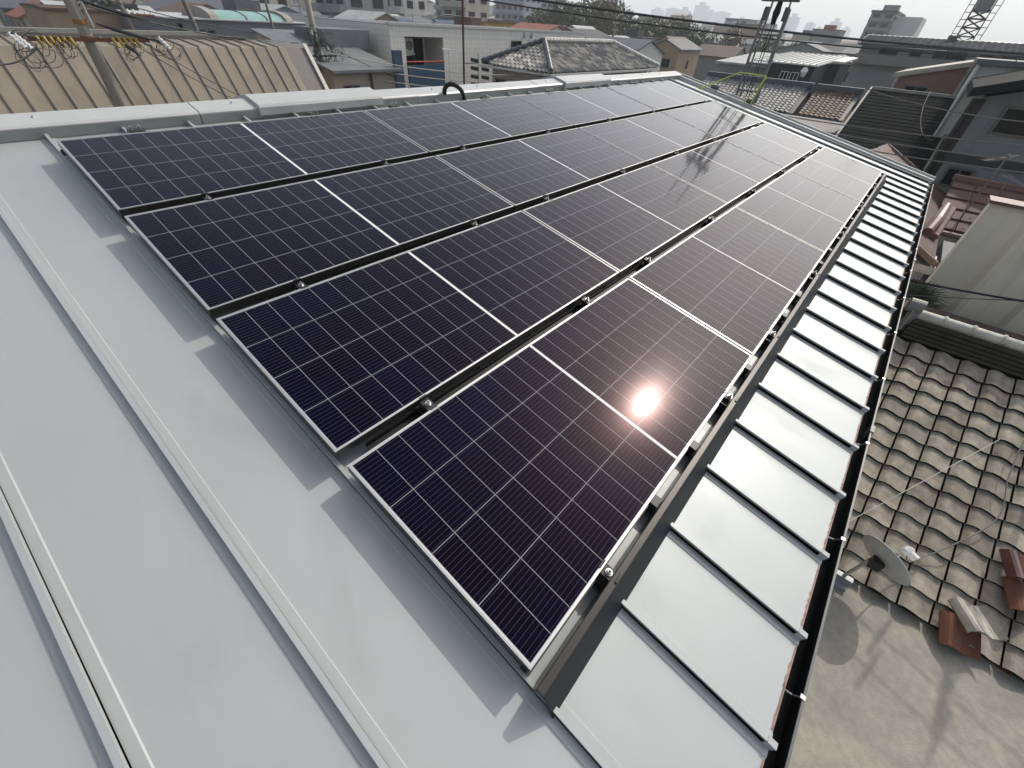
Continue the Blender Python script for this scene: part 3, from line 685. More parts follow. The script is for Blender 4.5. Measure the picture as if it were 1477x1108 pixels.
for (a, b, mm_) in ((c1, A, M_panr), (c2, B, mat('ridge_tile_pale', (.40, .40, .37), .45, 0, .5, .3, 4)), (c4, A, M_panr), (A, B, mat('ridge_tile_pale', (.40, .40, .37), .45, 0, .5, .3, 4))):
    m = MB(); n_ = int((b-a).length/.3); m.tube([a.lerp(b, k/(2*n_))+Vector((0, 0, .12)) for k in range(2*n_+1)], [.13 if k % 2 else .10 for k in range(2*n_+1)], 8); m.build('hip_ridge', mm_, hh)
m = MB(); m.box(hx0-.1, hx1+.1, hy0-.12, hy0-.02, ze-.14, ze-.05); m.box(hx0-.12, hx0-.02, hy0-.1, hy1, ze-.141, ze-.051); m.build('gutter', M_framew, hh)
for x in (hx0+.2, hx1-.9):
    m = MB(); m.tube([(x, hy0-.05, ze-.1), (x, hy0+.38, ze-.5), (x, hy0+.38, 0)], .045, 8); m.build('downpipe', M_framew, hh)
add_window(hh, '-x', 16.2, 17.6, zr(-3.2), zr(-2.4), hx0+.45); add_window(hh, '-x', 18.0, 18.8, zr(-3.2), zr(-2.4), hx0+.45)

# ---------------------------------------------------------------- gabled houses further back
def with_windows(root, face, pos, wins):
    for (a, b, c, d) in wins: add_window(root, face, a, b, zr(c), zr(d), pos)
M0 = gable_house('gabled_house', 'small grey gabled house with pale roof sheets behind the mottled hip roof', 74, 84, 43.5, 49.5, zr(-1.95), zr(-1.15), 'x', 'grey', 'pale', .6)
M1 = gable_house('gabled_house', 'pale gabled house with slate blue roof right behind the mottled hip roof', 51, 58.4, 27, 32.5, zr(-2.0), zr(-.95), 'y', 'white', 'slate', .35)
M2 = gable_house('gabled_house', 'brown and beige gabled house with grey roof left of the ladder', 70, 77.5, 30, 34.4, zr(-1.8), zr(-.95), 'x', 'tan', 'grey', .3)
with_windows(M2, '-x', 70, [(31.0, 32.2, -3.9, -2.9)]); with_windows(M2, '-y', 30, [(73.5, 74.1, -4, -3)])
nh = empty('flat_roof_house', (48, 13, 0), 'grey walled house with pale sheet roof half hidden by the ladder', 'house')
m = MB(); m.box(44, 54, 11.4, 15.2, 0, zr(-1.75)); m.build('wall', wmat('grey'), nh)
m = MB(); m.prism([(43.7, 11.2, zr(-1.75)), (54.3, 11.2, zr(-1.2)), (54.3, 11.2, zr(-1.05)), (43.7, 11.2, zr(-1.62))], (0, 4.2, 0)); m.build('roof', rmat('pale'), nh)
with_windows(nh, '-x', 44, [(11.9, 13.1, -3.2, -2.3)])

gable_house('gabled_house', 'low grey gabled house just behind the brown and beige gabled house', 85, 92, 27.5, 34, 4.7, 5.9, 'y', 'grey', 'brown', .4)
gable_house('gabled_house', 'low cream gabled house between the brown and beige gabled house and the ladder', 88, 95, 36, 42, 4.8, 6.0, 'x', 'cream', 'grey', .4)

# black house with bright ribbed roof
bh = empty('black_house', (47, 9.5, 0), 'black walled house with a bright white ribbed metal roof behind the ladder', 'house')
M_blk = mat('black_siding', (.018, .024, .028), .6, 0, .4, .2, 1)
m = MB(); m.box(42, 52, 7.65, 10.55, 0, zr(-1.33)); m.box(47, 52, 6.9, 7.65, 0, zr(-1.30)); m.build('wall', M_blk, bh)
m = MB(); 
m.prism([(41.8, 7.5, zr(-1.33)), (52.6, 7.5, zr(-.93)), (52.6, 7.5, zr(-.83)), (41.8, 7.5, zr(-1.25))], (0, 4.4, 0)); m.prism([(46.8, 6.7, zr(-1.15)), (52.6, 6.7, zr(-.935)), (52.6, 6.7, zr(-.832)), (46.8, 6.7, zr(-1.05))], (0, .8, 0))
rfm = m.build('roof', mat('white_roof_sheet', (.62, .63, .6), .5, 0, .5, .06, 1), bh)
m = MB(); y = 7.6
while y < 11.8: m.prism([(41.8, y, zr(-1.25)), (52.6, y, zr(-.83)), (52.6, y, zr(-.76)), (41.8, y, zr(-1.18))], (0, .06, 0)); y += .42
m.build('roof_ribs', mat('grey_rib', (.35, .36, .35), .5), rfm)
add_window(bh, '-x', 9.2, 9.75, zr(-2.35), zr(-1.75), 42, M_framew); add_window(bh, '-x', 8.5, 9.05, zr(-2.35), zr(-1.75), 42, M_framew)
m = MB(); m.tube([(41.7, 8.2, zr(-1.55)), (41.8, 8.2, zr(-1.6)), (41.9, 8.2, zr(-1.95))], [.18, .25, .12], 10); m.build('wall_vent', M_porc, bh)

# tile roofs in a row: grey, brown, flat pale
def slope_house(name, label, xb, xt, y0, y1, zb, zt_, mt, wc='grey', tile=True, cat='house', ridge=True, tw=.265, flat=None):
    r = empty(name, ((xb+xt)/2, (y0+y1)/2, 0), label, cat)
    E_ = (0, -1, 0); U_ = Vector((xt-xb, 0, zt_-zb))
    m = MB(); m.prism([(xb+.4, y0+.2, 0), (xb+.4, y0+.2, zb), (xt, y0+.2, zt_-.12), (2*xt-xb-.4, y0+.2, zb), (2*xt-xb-.4, y0+.2, 0)], (0, y1-y0-.4, 0)); m.build('wall', wmat(wc), r)
    m = MB(); n = 0
    if tile: pantiles(m, (xb, y1, zb), E_, U_, y1-y0, U_.length, seg=4, amp=.05, tw=tw); m.build('roof_tiles', mt, r)
    m = MB(); m.prism([(xb, y0, zb-.03), (xt, y0, zt_-.03), (2*xt-xb, y0, zb-.03), (2*xt-xb, y0, zb-.12), (xt, y0, zt_-.13), (xb, y0, zb-.12)], (0, y1-y0, 0)); m.build('roof_deck', M_panr if tile else mt, r)
    if ridge: m = MB(); m.box(xt-.12, xt+.14, y0-.05, y1+.05, zt_-.02, zt_+.22); m.build('ridge', M_panr, r)
    return r
M_panA = mat('grey_pantile', (.23, .225, .215), .6, 0, .4, .2, 8, 0, 10, 0, .3)
M_panB = mat('brown_pantile', (.13, .088, .06), .65, 0, .4, .2, 8, 0, 10, 0, .3)
slope_house('pantile_house', 'house with grey pantile roof seen between the ladder rails', 32, 34.4, 5.95, 12.3, zr(-3.15), zr(-2.06), M_panA)
slope_house('pantile_house', 'house with brown pantile roof right of the grey pantile roof', 32, 34.4, 3.4, 5.7, zr(-3.15), zr(-2.06), M_panB, 'tan')
fc = empty('flat_roof_annex', (27, 4.6, 0), 'low annex with pale grey flat roof before the brown pantile roof', 'annex')
m = MB(); m.box(20, 30.8, 3.0, 7.5, 0, zr(-3.24)); m.build('wall', wmat('grey'), fc)
m = MB(); m.box(19.9, 30.9, 2.95, 7.6, zr(-3.24), zr(-3.15)); m.build('roof', mat('pale_shingle', (.27, .26, .235), .85, 0, .2, .15, 3), fc)
m = MB(); m.prism([(21.6, 4.6, zr(-3.15)), (21.6, 4.95, zr(-2.7)), (21.6, 5.3, zr(-3.15))], (3.2, 0, 0)); m.build('roof_hatch', mat('red_brown_tile', (.14, .055, .04), .6, 0, .4, .2, 8), fc)
m = MB(); m.tube([(22.5, 4.5, zr(-3.0)), (22.8, 3.5, zr(-3.0)), (24.3, 3.15, zr(-3.0))], .07, 8); m.build('vent_pipe', mat('red_brown_tile', (.14, .055, .04), .6), fc)

# dark slate roof with pale verge
sd_ = empty('slate_roof_house', (25, .8, 0), 'house with big black horizontal course roof edged in pale trim', 'house')
M_slate = mat('black_slate', (.016, .018, .018), .95, 0, .05, .4, 1.5, .1, 20, 0)
xb_, xt_, y0_, y1_ = 20.6, 26.0, -.78, 2.3; zb_, zt_ = zr(-3.5), zr(-1.38)
m = MB(); NN = 24
for i in range(NN):
    t0, t1 = i/NN, (i+1)/NN
    a = Vector((xb_+(xt_-xb_)*t0, 0, zb_+(zt_-zb_)*t0)); b = Vector((xb_+(xt_-xb_)*t1, 0, zb_+(zt_-zb_)*t1)); up = Vector((-.37, 0, .93))*.012
    m.prism([(a.x+up.x, y0_, a.z+up.z), (b.x, y0_, b.z), (b.x, y0_, b.z-.05), (a.x, y0_, a.z-.05)], (0, y1_-y0_, 0))
m.build('roof', M_slate, sd_)
M_ptrim = mat('pale_verge_trim', (.25, .245, .21), .6)
m = MB()
m.prism([(xb_, y1_, zb_-.06), (xt_, y1_, zt_-.06), (xt_, y1_, zt_+.09), (xb_, y1_, zb_+.09)], (0, .07, 0)); m.prism([(xb_, y0_-.07, zb_-.06), (xt_, y0_-.07, zt_-.06), (xt_, y0_-.07, zt_+.09), (xb_, y0_-.07, zb_+.09)], (0, .07, 0)); m.box(xt_+.001, xt_+.1, y0_-.07, y1_+.07, zt_-.06, zt_+.10); m.build('verge_trim', M_ptrim, sd_)
m = MB(); m.box(xb_+.5, 30, y0_+.2, y1_-.2, 0, zb_-.1); m.prism([(xb_+.6, y0_+.2, zb_-.1), (xt_, y0_+.2, zt_-.15), (29.9, y0_+.2, zb_-.1)], (0, y1_-y0_-.4, 0)); m.build('wall', wmat('grey'), sd_)
m = MB(); P = [rr_+Vector((-.1, 0, .14)) for rr_ in [Vector((25.9, .35, zt_)), Vector((25.0, .3, zt_-.35)), Vector((24.0, .1, zt_-.78)), Vector((23.2, -.2, zt_-1.1)), Vector((22.9, -.55, zt_-1.2))]]
m.tube(smooth_pts(P, 6), .009, 5); tag(m.build('loose_cable', mat('tan_cable', (.13, .11, .08), .6)), 'tan cable lying in a curve on the black slate roof', 'cable')

# brown walled house with cream fascia, pale house, dark grey house
bg_ = empty('brown_house', (30, .7, 0), 'brown walled house with cream sloping roof edge above the black slate roof', 'house')
m = MB(); m.prism([(28, 1.72, 0), (28, 1.72, zr(-.95)), (28, -.38, zr(-.42)), (28, -.38, 0)], (6, 0, 0)); m.build('wall', mat('brown_siding', (.22, .14, .11), .7, 0, .3, .12, 1.5), bg_)
m = MB(); m.prism([(27.8, 1.95, zr(-1.0)), (27.8, 1.95, zr(-.83)), (27.8, -.5, zr(-.24)), (27.8, -.5, zr(-.40))], (6.4, 0, 0)); m.build('roof', mat('cream_fascia', (.34, .32, .27), .6), bg_)
m = MB(); m.tube([(27.75, 1.75, zr(-1.0)), (27.75, 1.72, 0)], .05, 8); m.build('downpipe', mat('cream_fascia', (.34, .32, .27), .6), bg_)
add_window(bg_, '-x', .5, 1.35, zr(-1.42), zr(-1.20), 28)
ph = empty('pale_wall_house', (26, -2, 0), 'pale grey walled house between the brown house and the dark grey house', 'house')
m = MB(); m.box(23.5, 30, -4.5, -.52, 0, zr(-.28)); m.build('wall', mat('pale_plaster', (.55, .58, .55), .8, 0, .3, .08, .6), ph)
m = MB(); m.box(23.3, 30.2, -4.7, -.40, zr(-.28), zr(-.14)); m.build('roof', M_slab, ph)
m = MB(); m.tube([(23.45, -.55, zr(-.3)), (23.45, -.55, 0)], .05, 8); m.build('downpipe', M_framew, ph)
yagi('fine rod television antenna on the pale house at the right edge', 23.6, -1.35, zr(-.6), zr(.05), 9, 1.3, .5, R_(20), M_poled)

dg = empty('dark_grey_house', (21, -4, 0), 'dark grey house with deep black eaves at the right edge', 'house')
M_dg = mat('dark_grey_siding', (.17, .19, .195), .7, 0, .35, .12, .5, .1, 6, (1, 1, .3), stain=(.18, 1.5, .1, (1, 1, .1)))
X_ = 18
m = MB(); m.prism([(X_, -.92, 0), (X_, -.92, zr(-.85)), (X_, -5.0, zr(.35)), (X_, -9, zr(-.85)), (X_, -9, 0)], (8, 0, 0)); m.build('wall', M_dg, dg)
m = MB(); m.prism([(X_-.7, -.55, zr(-.86)), (X_-.7, -.55, zr(-.66)), (X_-.7, -5.0, zr(.66)), (X_-.7, -9.4, zr(-.66)), (X_-.7, -9.4, zr(-.86)), (X_-.7, -5.0, zr(.44))], (9, 0, 0)); m.build('roof', mat('black_roof_edge', (.02, .022, .023), .9, 0, .1), dg)
m = MB(); m.box(X_-.02, X_+.0, -.98, -.80, 0, zr(-.9)); m.tube([(X_-.12, -.75, zr(-.9)), (X_-.12, -.75, 0)], .06, 8); m.build('downpipe', M_black, dg)
add_window(dg, '-x', -2.9, -1.45, zr(-1.6), zr(-.98), X_); add_window(dg, '-x', -1.75, -1.15, zr(-2.95), zr(-2.45), X_)
m = MB(); m.box(X_-.035, X_-.003, -6, -.95, zr(-2.35), zr(-2.12)); m.build('band_course', mat('dark_band', (.03, .034, .036), .6), dg)

# brown gabled house touching our far corner
M_brm = mat('brown_roof_sheet', (.105, .068, .058), .55, 0, .45, .12, 2, .05, 10)
M_brp = mat('pinkish_ridge_metal', (.15, .085, .066), .5, 0, .5, .15, 4)
bl = empty('brown_roof_house', (13.5, .2, 0), 'house with brown metal gable roof just beyond our far corner', 'house')
sl = .49
m = MB()
for s_, yy in ((1, -1.35), (-1, 2.25)):
    dy = abs(yy-.45); zz = zr(-2.0)-dy*sl
    m.prism([(10.5, .45, zr(-2.0)), (10.5, yy, zz), (10.5, yy, zz-.09), (10.5, .45, zr(-2.09))], (5.7, 0, 0))
m.build('roof', M_brm, bl)
m = MB(); m.prism([(10.4, .45-.16, zr(-2.06)), (10.4, .45, zr(-1.96)), (10.4, .45+.16, zr(-2.06))], (5.9, 0, 0)); m.build('ridge', M_brp, bl)
m = MB(); m.prism([(16.2, .45, zr(-2.06)), (16.2, .45, zr(-1.94)), (16.2, -1.4, zr(-2.83)), (16.2, -1.4, zr(-2.98))], (.08, 0, 0)); m.build('verge_trim', mat('brown_trim_light', (.18, .12, .10), .5), bl); m = MB(); m.prism([(10.42, .45, zr(-2.06)), (10.42, .45, zr(-1.97)), (10.42, -1.4, zr(-2.87)), (10.42, -1.4, zr(-2.98))], (.08, 0, 0)); m.build('verge_trim', mat('brown_trim_light', (.18, .12, .10), .5), bl)
m = MB(); m.prism([(10.9, -1.1, 0), (10.9, -1.1, zr(-2.86)), (10.9, .45, zr(-2.12)), (10.9, 2.0, zr(-2.86)), (10.9, 2.0, 0)], (5.0, 0, 0)); m.build('wall', wmat('white'), bl)
bk = empty('brown_slate_annex', (15, -2.6, 0), 'annex with red brown slate roof under the fishbone antenna', 'annex')
M_brs = mat('red_brown_slate', (.09, .045, .036), .7, 0, .35, .2, 4)
m = MB(); NN = 5; xs0, xs1, z0s, z1s = 13.7, 15.5, zr(-3.05), zr(-2.35)
for i in range(NN):
    t0, t1 = i/NN, (i+1)/NN
    ax, az_, bx_, bz_ = xs0+(xs1-xs0)*t0, z0s+(z1s-z0s)*t0, xs0+(xs1-xs0)*t1, z0s+(z1s-z0s)*t1
    j = 0; y = -1.25
    while y > -6:
        m.prism([(ax-.01, y, az_+.03), (bx_, y, bz_), (bx_, y, bz_-.04), (ax, y, az_-.04)], (0, -.43, 0)); y -= .45
m.build('roof', M_brs, bk)
m = MB(); m.box(xs1-.05, xs1+.12, -6, -1.2, z1s-.02, z1s+.09); m.tube([(xs0-.06, -1.2, z0s-.08), (xs0-.06, -6, z0s-.08)], .06, 8); m.build('ridge', M_brp, bk)
m = MB(); m.box(xs0+.35, xs1+2, -6, -1.45, 0, z0s-.02); m.build('wall', wmat('white'), bk)
m = MB(); Pa, Pb, Pc = at_x(1366, 297, 12.6), at_x(1352, 318, 11.9), at_x(1338, 334, 11.5); m.tube([Pa, Pb, Pc], [.07, .10, .08], 10); m.tube([Pa+Vector((.1, -.1, -.08)), Pc+Vector((.1, -.14, -.1))], [.09, .08], 8); tag(m.build('ridge_cap_pile', M_brp, smooth=False), 'pile of pinkish brown metal ridge caps by the antenna roof', 'ridge caps')
m = MB(); m.box(10.45, 11.2, -1.42, -1.12, zr(-3.12), zr(-2.98)); m.box(10.6, 11.2, -1.36, -1.14, zr(-3.3), zr(-3.12)); tag(m.build('eave_corner', M_framew), 'white boxed eave corner beneath the brown metal roof', 'eave corner')
ant = yagi('fishbone television antenna on a tall mast before the dark grey house', 14.7, -1.75, zr(-2.85), zr(-1.62), 16, 1.7, .26, R_(158), M_wireg, mast_r=.02)
a2 = yagi('short reflector antenna with white whiskers below the fishbone antenna', 14.75, -2.05, zr(-2.8), zr(-2.0), 9, 1.0, .3, R_(200), M_wireg)

# pale folded-plate wall
fw = empty('ribbed_wall_house', (11, -3.5, 0), 'house end with pale greenish beige ribbed wall and brown capping at the right edge', 'house')
M_fw = mat('greenish_beige_panel', (.80, .74, .60), .65, 0, .35, .12, .8, .05, 8, (1, 1, .3), stain=(.22, 2.2, .1, (1, 1, .12)))
m = MB(); y = -1.26; X_ = 9.0; pr_ = [(-1.26, 0)]
while y > -6.5:
    pr_ += [(y-.44, 0), (y-.50, -.10), (y-.575, -.10), (y-.615, 0)]; y -= .615
poly = [(X_+h_, y_) for y_, h_ in pr_]; poly += [(X_+.22, pr_[-1][0]), (X_+.22, -1.26)]
m.prism([(a, b, 0) for a, b in poly], (0, 0, zr(-1.56))); m.build('wall', M_fw, fw)
m = MB(); m.box(X_-.07, X_+.27, -6.6, -1.22, zr(-1.56), zr(-1.52)); m.build('capping', M_brp, fw)
m = MB(); m.box(X_+.22, X_+3.5, -6.4, -1.5, 0, zr(-3.0)); m.build('annex_wall', wmat('grey'), fw)
# dark wall and palm behind the tiled house
dw = MB(); dw.box(7.75, 7.95, -6.0, -1.0, 0, zr(-2.86)); dw.box(7.70, 8.02, -6.0, -.95, zr(-2.86), zr(-2.80)); tag(dw.build('boundary_wall', mat('brown_plank_wall', (.07, .052, .042), .8, 0, .2, .3, 6)), 'dark brown boundary wall behind the white capped ridge of the tile roof', 'wall')
pt = empty('palm_tree', (8.42, -1.15, 0), 'small dark palm at the foot of the pale ribbed wall', 'palm tree')
m = MB(); m.tube([(8.42, -1.15, 0), (8.42, -1.15, zr(-3.1))], [.12, .09], 10); m.build('trunk', M_bark, pt)
m = MB(); random.seed(5)
for k in range(40):
    az = random.uniform(0, 6.28); el = random.uniform(-.3, 1.1); L = random.uniform(.45, .72)
    dv = Vector((math.cos(az)*math.cos(el), math.sin(az)*math.cos(el), math.sin(el))); p0 = Vector((8.42, -1.15, zr(-3.12)))+dv*L*.45
    sd2 = dv.cross(Vector((0, 0, 1))).normalized(); up = sd2.cross(dv)
    for j in range(17):
        a = (j-8)*.17; dd = (dv*math.cos(a)+sd2*math.sin(a)).normalized(); q = p0+dd*L*.55-Vector((0, 0, .06)); w = sd2.cross(dd).cross(dd).normalized()*.011+up*.003
        w = dd.cross(up).normalized()*.011
        m.face([p0-w*.4, p0+dd*L*.3-w, q, p0+dd*L*.3+w])
m.build('crown', M_palm, pt)

# ---------------------------------------------------------------- the tiled house below our eave
th = empty('pantile_house', (7, -3.4, 0), 'neighbour house below our gutter with weathered beige grey S pantile roof', 'house')
M_panN = mat('weathered_pantile', (.30, .265, .215), .85, 0, .2, .42, 7, .35, 45, 0, .20)
ex, ez, pt_ = 3.80, zr(-4.10), R_(22); tx = 7.0; tz = ez+(tx-ex)*math.tan(pt_)
Uv = Vector((math.cos(pt_), 0, math.sin(pt_))); Lr = (tx-ex)/math.cos(pt_)
m = MB(); pantiles(m, (ex, -.98, ez), (0, -1, 0), Uv, 5.3, Lr-.05, tw=.262, tl=.232, seg=14, amp=.032, th=.028, gap=.93); m.build('roof_tiles', [M_panN, mat('lip_shade_gap_dark', (.02, .02, .012), .95, 0, .1, .4, 20)], th, smooth=False)  # near-black tile lips: shade painted into the colour, shared with the dark joints
m = MB(); m.prism([(ex+.05, -.98, ez-.035), (tx, -.98, tz-.035), (2*tx-ex, -.98, ez-.04), (2*tx-ex, -.98, ez-.2), (ex+.05, -.98, ez-.065)], (0, -5.3, 0)); m.build('roof_deck', mat('lip_shade_gap_dark', (.02, .02, .012), .95, 0, .1, .4, 20), th)
m = MB(); m.box(ex+.35, 2*tx-ex-.4, -6.1, -1.2, 0, ez-.1); m.build('wall', wmat('grey'), th)
M_noshi = mat('ridge_course_dark', (.055, .05, .04), .8, 0, .3, .3, 8)
for k in range(5):
    m = MB(); w = .17-.017*k; m.box(tx-w, tx+w, -6.25, -1.10, tz-.04+k*.048, tz-.004+k*.048); m.build('ridge_course', M_noshi, th)
M_cap = mat('white_mortared_cap', (.55, .53, .46), .6, 0, .4, .22, 9, .15, 40)
n_ = 18
for k in range(n_):
    y = -1.12-k*.285
    m = MB(); m.tube([(tx, y, tz+.235), (tx, y-.255, tz+.235)], .062, 14); m.tube([(tx, y-.245, tz+.235), (tx, y-.262, tz+.238), (tx, y-.279, tz+.235)], [.062, .078, .062], 14); m.build('ridge_cap', M_cap, th, smooth=False)
m = MB(); m.box(tx-.08, tx+.08, -1.12, -1.05, tz+.10, tz+.28); m.tube([(tx-.02, -.96, tz+.33), (tx-.02, -1.12, tz+.33)], .085, 14); m.prism([(tx-.13, -1.06, tz+.02), (tx+.13, -1.06, tz+.02), (tx+.10, -1.06, tz+.30), (tx-.10, -1.06, tz+.30)], (0, .03, 0)); m.build('ridge_end_tile', mat('grey_end_tile', (.22, .225, .215), .5, 0, .5, .2, 10), th)

# mortar flat roof
fr = empty('flat_roof_block', (2.5, -3, 0), 'low block with pale mortar flat roof directly below our gutter', 'flat roof')
m = MB(); m.box(-2.5, 4.1, -6.3, -1.0, 0, zr(-4.24)); m.build('wall', wmat('grey'), fr)
def mortar():
    m = mat('stained_mortar', (.315, .305, .27), .9, 0, .2, .16, 14, .5, 70)
    n = m.node_tree.nodes; l = m.node_tree.links; b = n['Principled BSDF']; src = b.inputs['Base Color'].links[0].from_socket
    tc = n.new('ShaderNodeTexCoord'); nz = n.new('ShaderNodeTexNoise'); nz.inputs['Scale'].default_value = 1.1; nz.inputs['Detail'].default_value = 9; nz.inputs['Distortion'].default_value = 1.4; l.new(tc.outputs['Object'], nz.inputs['Vector'])
    cr = n.new('ShaderNodeValToRGB'); l.new(nz.outputs[0], cr.inputs[0]); cr.color_ramp.elements[0].position = .36; cr.color_ramp.elements[0].color = (.74, .75, .76, 1); cr.color_ramp.elements[1].position = .62; cr.color_ramp.elements[1].color = (1.06, 1.03, .96, 1)
    mu = n.new('ShaderNodeMix'); mu.data_type = 'RGBA'; mu.blend_type = 'MULTIPLY'; mu.inputs[0].default_value = 1; l.new(src, mu.inputs[6]); l.new(cr.outputs[0], mu.inputs[7]); l.new(mu.outputs[2], b.inputs['Base Color'])
    return m
m = MB(); m.box(-2.6, 4.6, -6.4, -.95, zr(-4.24), zr(-4.165)); m.build('mortar_surface', mortar(), fr)

# satellite dish
dc = Vector((3.76, -1.66, zr(-3.615))); dn = Vector((.74, -.50, .45)).normalized()
ds = empty('satellite_dish', (3.73, -1.57, zr(-4.1)), 'grey round satellite dish on a short mast beside the tile roof', 'satellite dish')
M_dish = mat('dish_grey', (.50, .51, .49), .45, 0, .5, .05, 6)
e1 = dn.cross(Vector((0, 0, 1))).normalized(); e2 = e1.cross(dn)
m = MB(); rings, seg = 7, 40; idx = []
for side, th_ in ((0, 0), (1, -.006)):
    for r in range(rings+1):
        rr_ = .238*r/rings
        for k in range(seg):
            a = 2*math.pi*k/seg; m.v.append(dc+e1*(rr_*math.cos(a))+e2*(rr_*1.04*math.sin(a))+dn*(.045*(r/rings)**2-.03+th_))
N1 = (rings+1)*seg
for side in (0, 1):
    for r in range(rings):
        for k in range(seg):
            a = side*N1+r*seg+k; b = side*N1+r*seg+(k+1) % seg
            q = (a, b, b+seg, a+seg); m.f.append(q if side == 0 else q[::-1]); m.m.append(0)
for k in range(seg):
    a = rings*seg+k; b = rings*seg+(k+1) % seg; m.f.append((a, b, b+N1, a+N1)); m.m.append(0)
m.build('reflector', M_dish, ds, smooth=True)
m = MB(); lowp = dc-e2*.24; lnb = dc+dn*.22-e2*.05
if e2.z < 0: lowp = dc+e2*.24; lnb = dc+dn*.22+e2*.05
m.tube([dc-dn*.05, lowp-dn*.02, lowp+dn*.04, lnb], .009, 6); m.build('feed_arm', M_framew, ds)
m = MB(); m.tube([lnb-dn*.02, lnb+dn*.0, lnb+dn*.05, lnb+dn*.065], [.03, .042, .042, .025], 12); m.tube([lnb+dn*.02+e1*.0, lnb+dn*.02+e1*.085], [.04, .034], 12); m.build('feed_horn', M_porc, ds)
mb0 = Vector((3.72, -1.555, zr(-4.12)))
m = MB(); m.tube([mb0, Vector((3.72, -1.575, zr(-3.67)))], .017, 8); m.build('mast', M_clip, ds)
m = MB(); bc = dc-dn*.07; m.box(bc.x-.05, bc.x+.04, bc.y-.04, bc.y+.05, bc.z-.06, bc.z+.04); m.tube([Vector((3.72, -1.575, zr(-3.69))), dc-dn*.035], .022, 8); m.build('bracket', M_black, ds)
m = MB(); m.box(3.62, 3.80, -1.63, -1.48, zr(-4.17), zr(-4.12)); m.box(3.69, 3.75, -1.64, -1.47, zr(-4.12), zr(-4.05)); m.build('base_plate', mat('galvanised_plate', (.3, .31, .31), .5, .5), ds)
# cable from the dish across the tiles
m = MB(); m.tube(smooth_pts([lnb+dn*.03, (4.15, -1.95, zr(-3.82)), (4.5, -2.2, zr(-3.70)), (5.0, -2.45, zr(-3.50)), (5.5, -2.42, zr(-3.28)), (6.2, -2.5, zr(-2.98)), (6.5, -2.9, zr(-2.85))], 6), .006, 5); tag(m.build('aerial_cable', M_wireg), 'thin grey aerial cable running from the dish up over the tiles', 'cable')
# loose broken tiles
def s_tile(name, label, loc, rot, mt, w=.29, l=.30):
    m = MB(); n = 12; X = Matrix.Translation(loc) @ Matrix.Rotation(rot[2], 4, 'Z') @ Matrix.Rotation(rot[1], 4, 'Y') @ Matrix.Rotation(rot[0], 4, 'X')
    for k in range(n+1):
        t = k/n; h_ = .045*math.sin(2*math.pi*t); j = random.uniform(-.006, .006)
        for (yy, zz) in ((0+j, 0), (l+j, .0), (0+j, .018), (l+j, .018)): m.v.append(X @ Vector((t*w-w/2, yy-l/2, h_+zz)))
    for k in range(n):
        a = 4*k
        for q in ((a, a+1, a+5, a+4), (a+2, a+6, a+7, a+3), (a, a+4, a+6, a+2), (a+1, a+3, a+7, a+5)): m.f.append(q); m.m.append(0)
    m.f.append((0, 2, 3, 1)); m.m.append(0); a = 4*n; m.f.append((a, a+1, a+3, a+2)); m.m.append(0)
    return tag(m.build(name, mt), label, 'roof tile', 'loose tiles on the eave')
M_glz = mat('silver_glazed_tile', (.36, .35, .30), .22, .3, .6, .25, 8)
M_terr = mat('terracotta_break', (.20, .085, .05), .7, 0, .3, .3, 10)
def at_tile(px, py, off):
    d = ray(px, py); k_ = math.tan(R_(22)); t = (-4.10-3.80*k_+off)/(d[2]-k_*d[0]); return _p(d, t)
s_tile('loose_tile', 'terracotta roof tile propped at the eave of the tile roof, under a silver tile', at_tile(1383, 915, .06), (R_(22), R_(-6), R_(-80)), M_terr)
s_tile('loose_tile', 'silver glazed roof tile lying over the terracotta tile at the eave', at_tile(1408, 893, .13), (R_(-4), R_(-10), R_(-62)), M_glz)
s_tile('loose_tile', 'dark red glazed tile, upper one of the stack at the right edge', at_tile(1478, 822, .17), (R_(4), R_(-14), R_(-80)), mat('dark_red_glaze', (.09, .03, .025), .25, 0, .6, .2, 8))
s_tile('loose_tile', 'orange broken tile, lower one of the stack at the right edge', at_tile(1480, 864, .09), (R_(14), R_(-8), R_(-75)), M_terr)
m = MB(); p = at_z(1447, 965, zr(-4.165)); m.box(p.x-.03, p.x+.03, p.y-.05, p.y+.05, p.z, p.z+.012); tag(m.build('tile_fragment', M_terr), 'small flat tile fragment lying on the mortar roof', 'tile fragment')
# antenna standing on that house, out of the frame; its shadow falls on the mortar roof
yagi('tall television antenna on the ridge of the tile roof below our gutter', 7.0, -2.85, zr(-2.6), zr(-.35), 4, 1.7, .6, R_(75), M_wireg, mast_r=.035, arms=2)

# ---------------------------------------------------------------- ladder lift
lad = empty('ladder_lift', (9.0, 2.47, 0), 'tall aluminium ladder lift standing against the far gable of our roof', 'ladder lift')
M_lad = mat('ladder_aluminium', (.17, .18, .18), .4, .6, .5, .12, 8)
zt2 = zr(1.3)
def lx(z): return 9.0
for y in (2.655, 2.305):
    for dy in (0,):
        m = MB(); m.box(9.0, 9.055, y-.014, y+.014, 0, zr(.34)); m.build('stile', M_lad, lad)
    m = MB(); s_ = 1 if y < 2.47 else -1; m.box(9.08, 9.12, y+s_*.045-.009, y+s_*.045+.009, zr(-1.9), zt2); m.build('inner_stile', M_lad, lad)
z = zr(-6.8)
while z < zr(.3):
    m = MB(); m.tube([(9.03, 2.305, z), (9.03, 2.655, z)], .017, 8); m.build('rung', M_lad, lad); z += .36
for yy in (2.62, 2.33):
    m = MB(); m.box(8.95, 9.0, yy-.03, yy+.03, zr(.20), zr(.36)); m.build('lift_bracket', M_poled, lad)
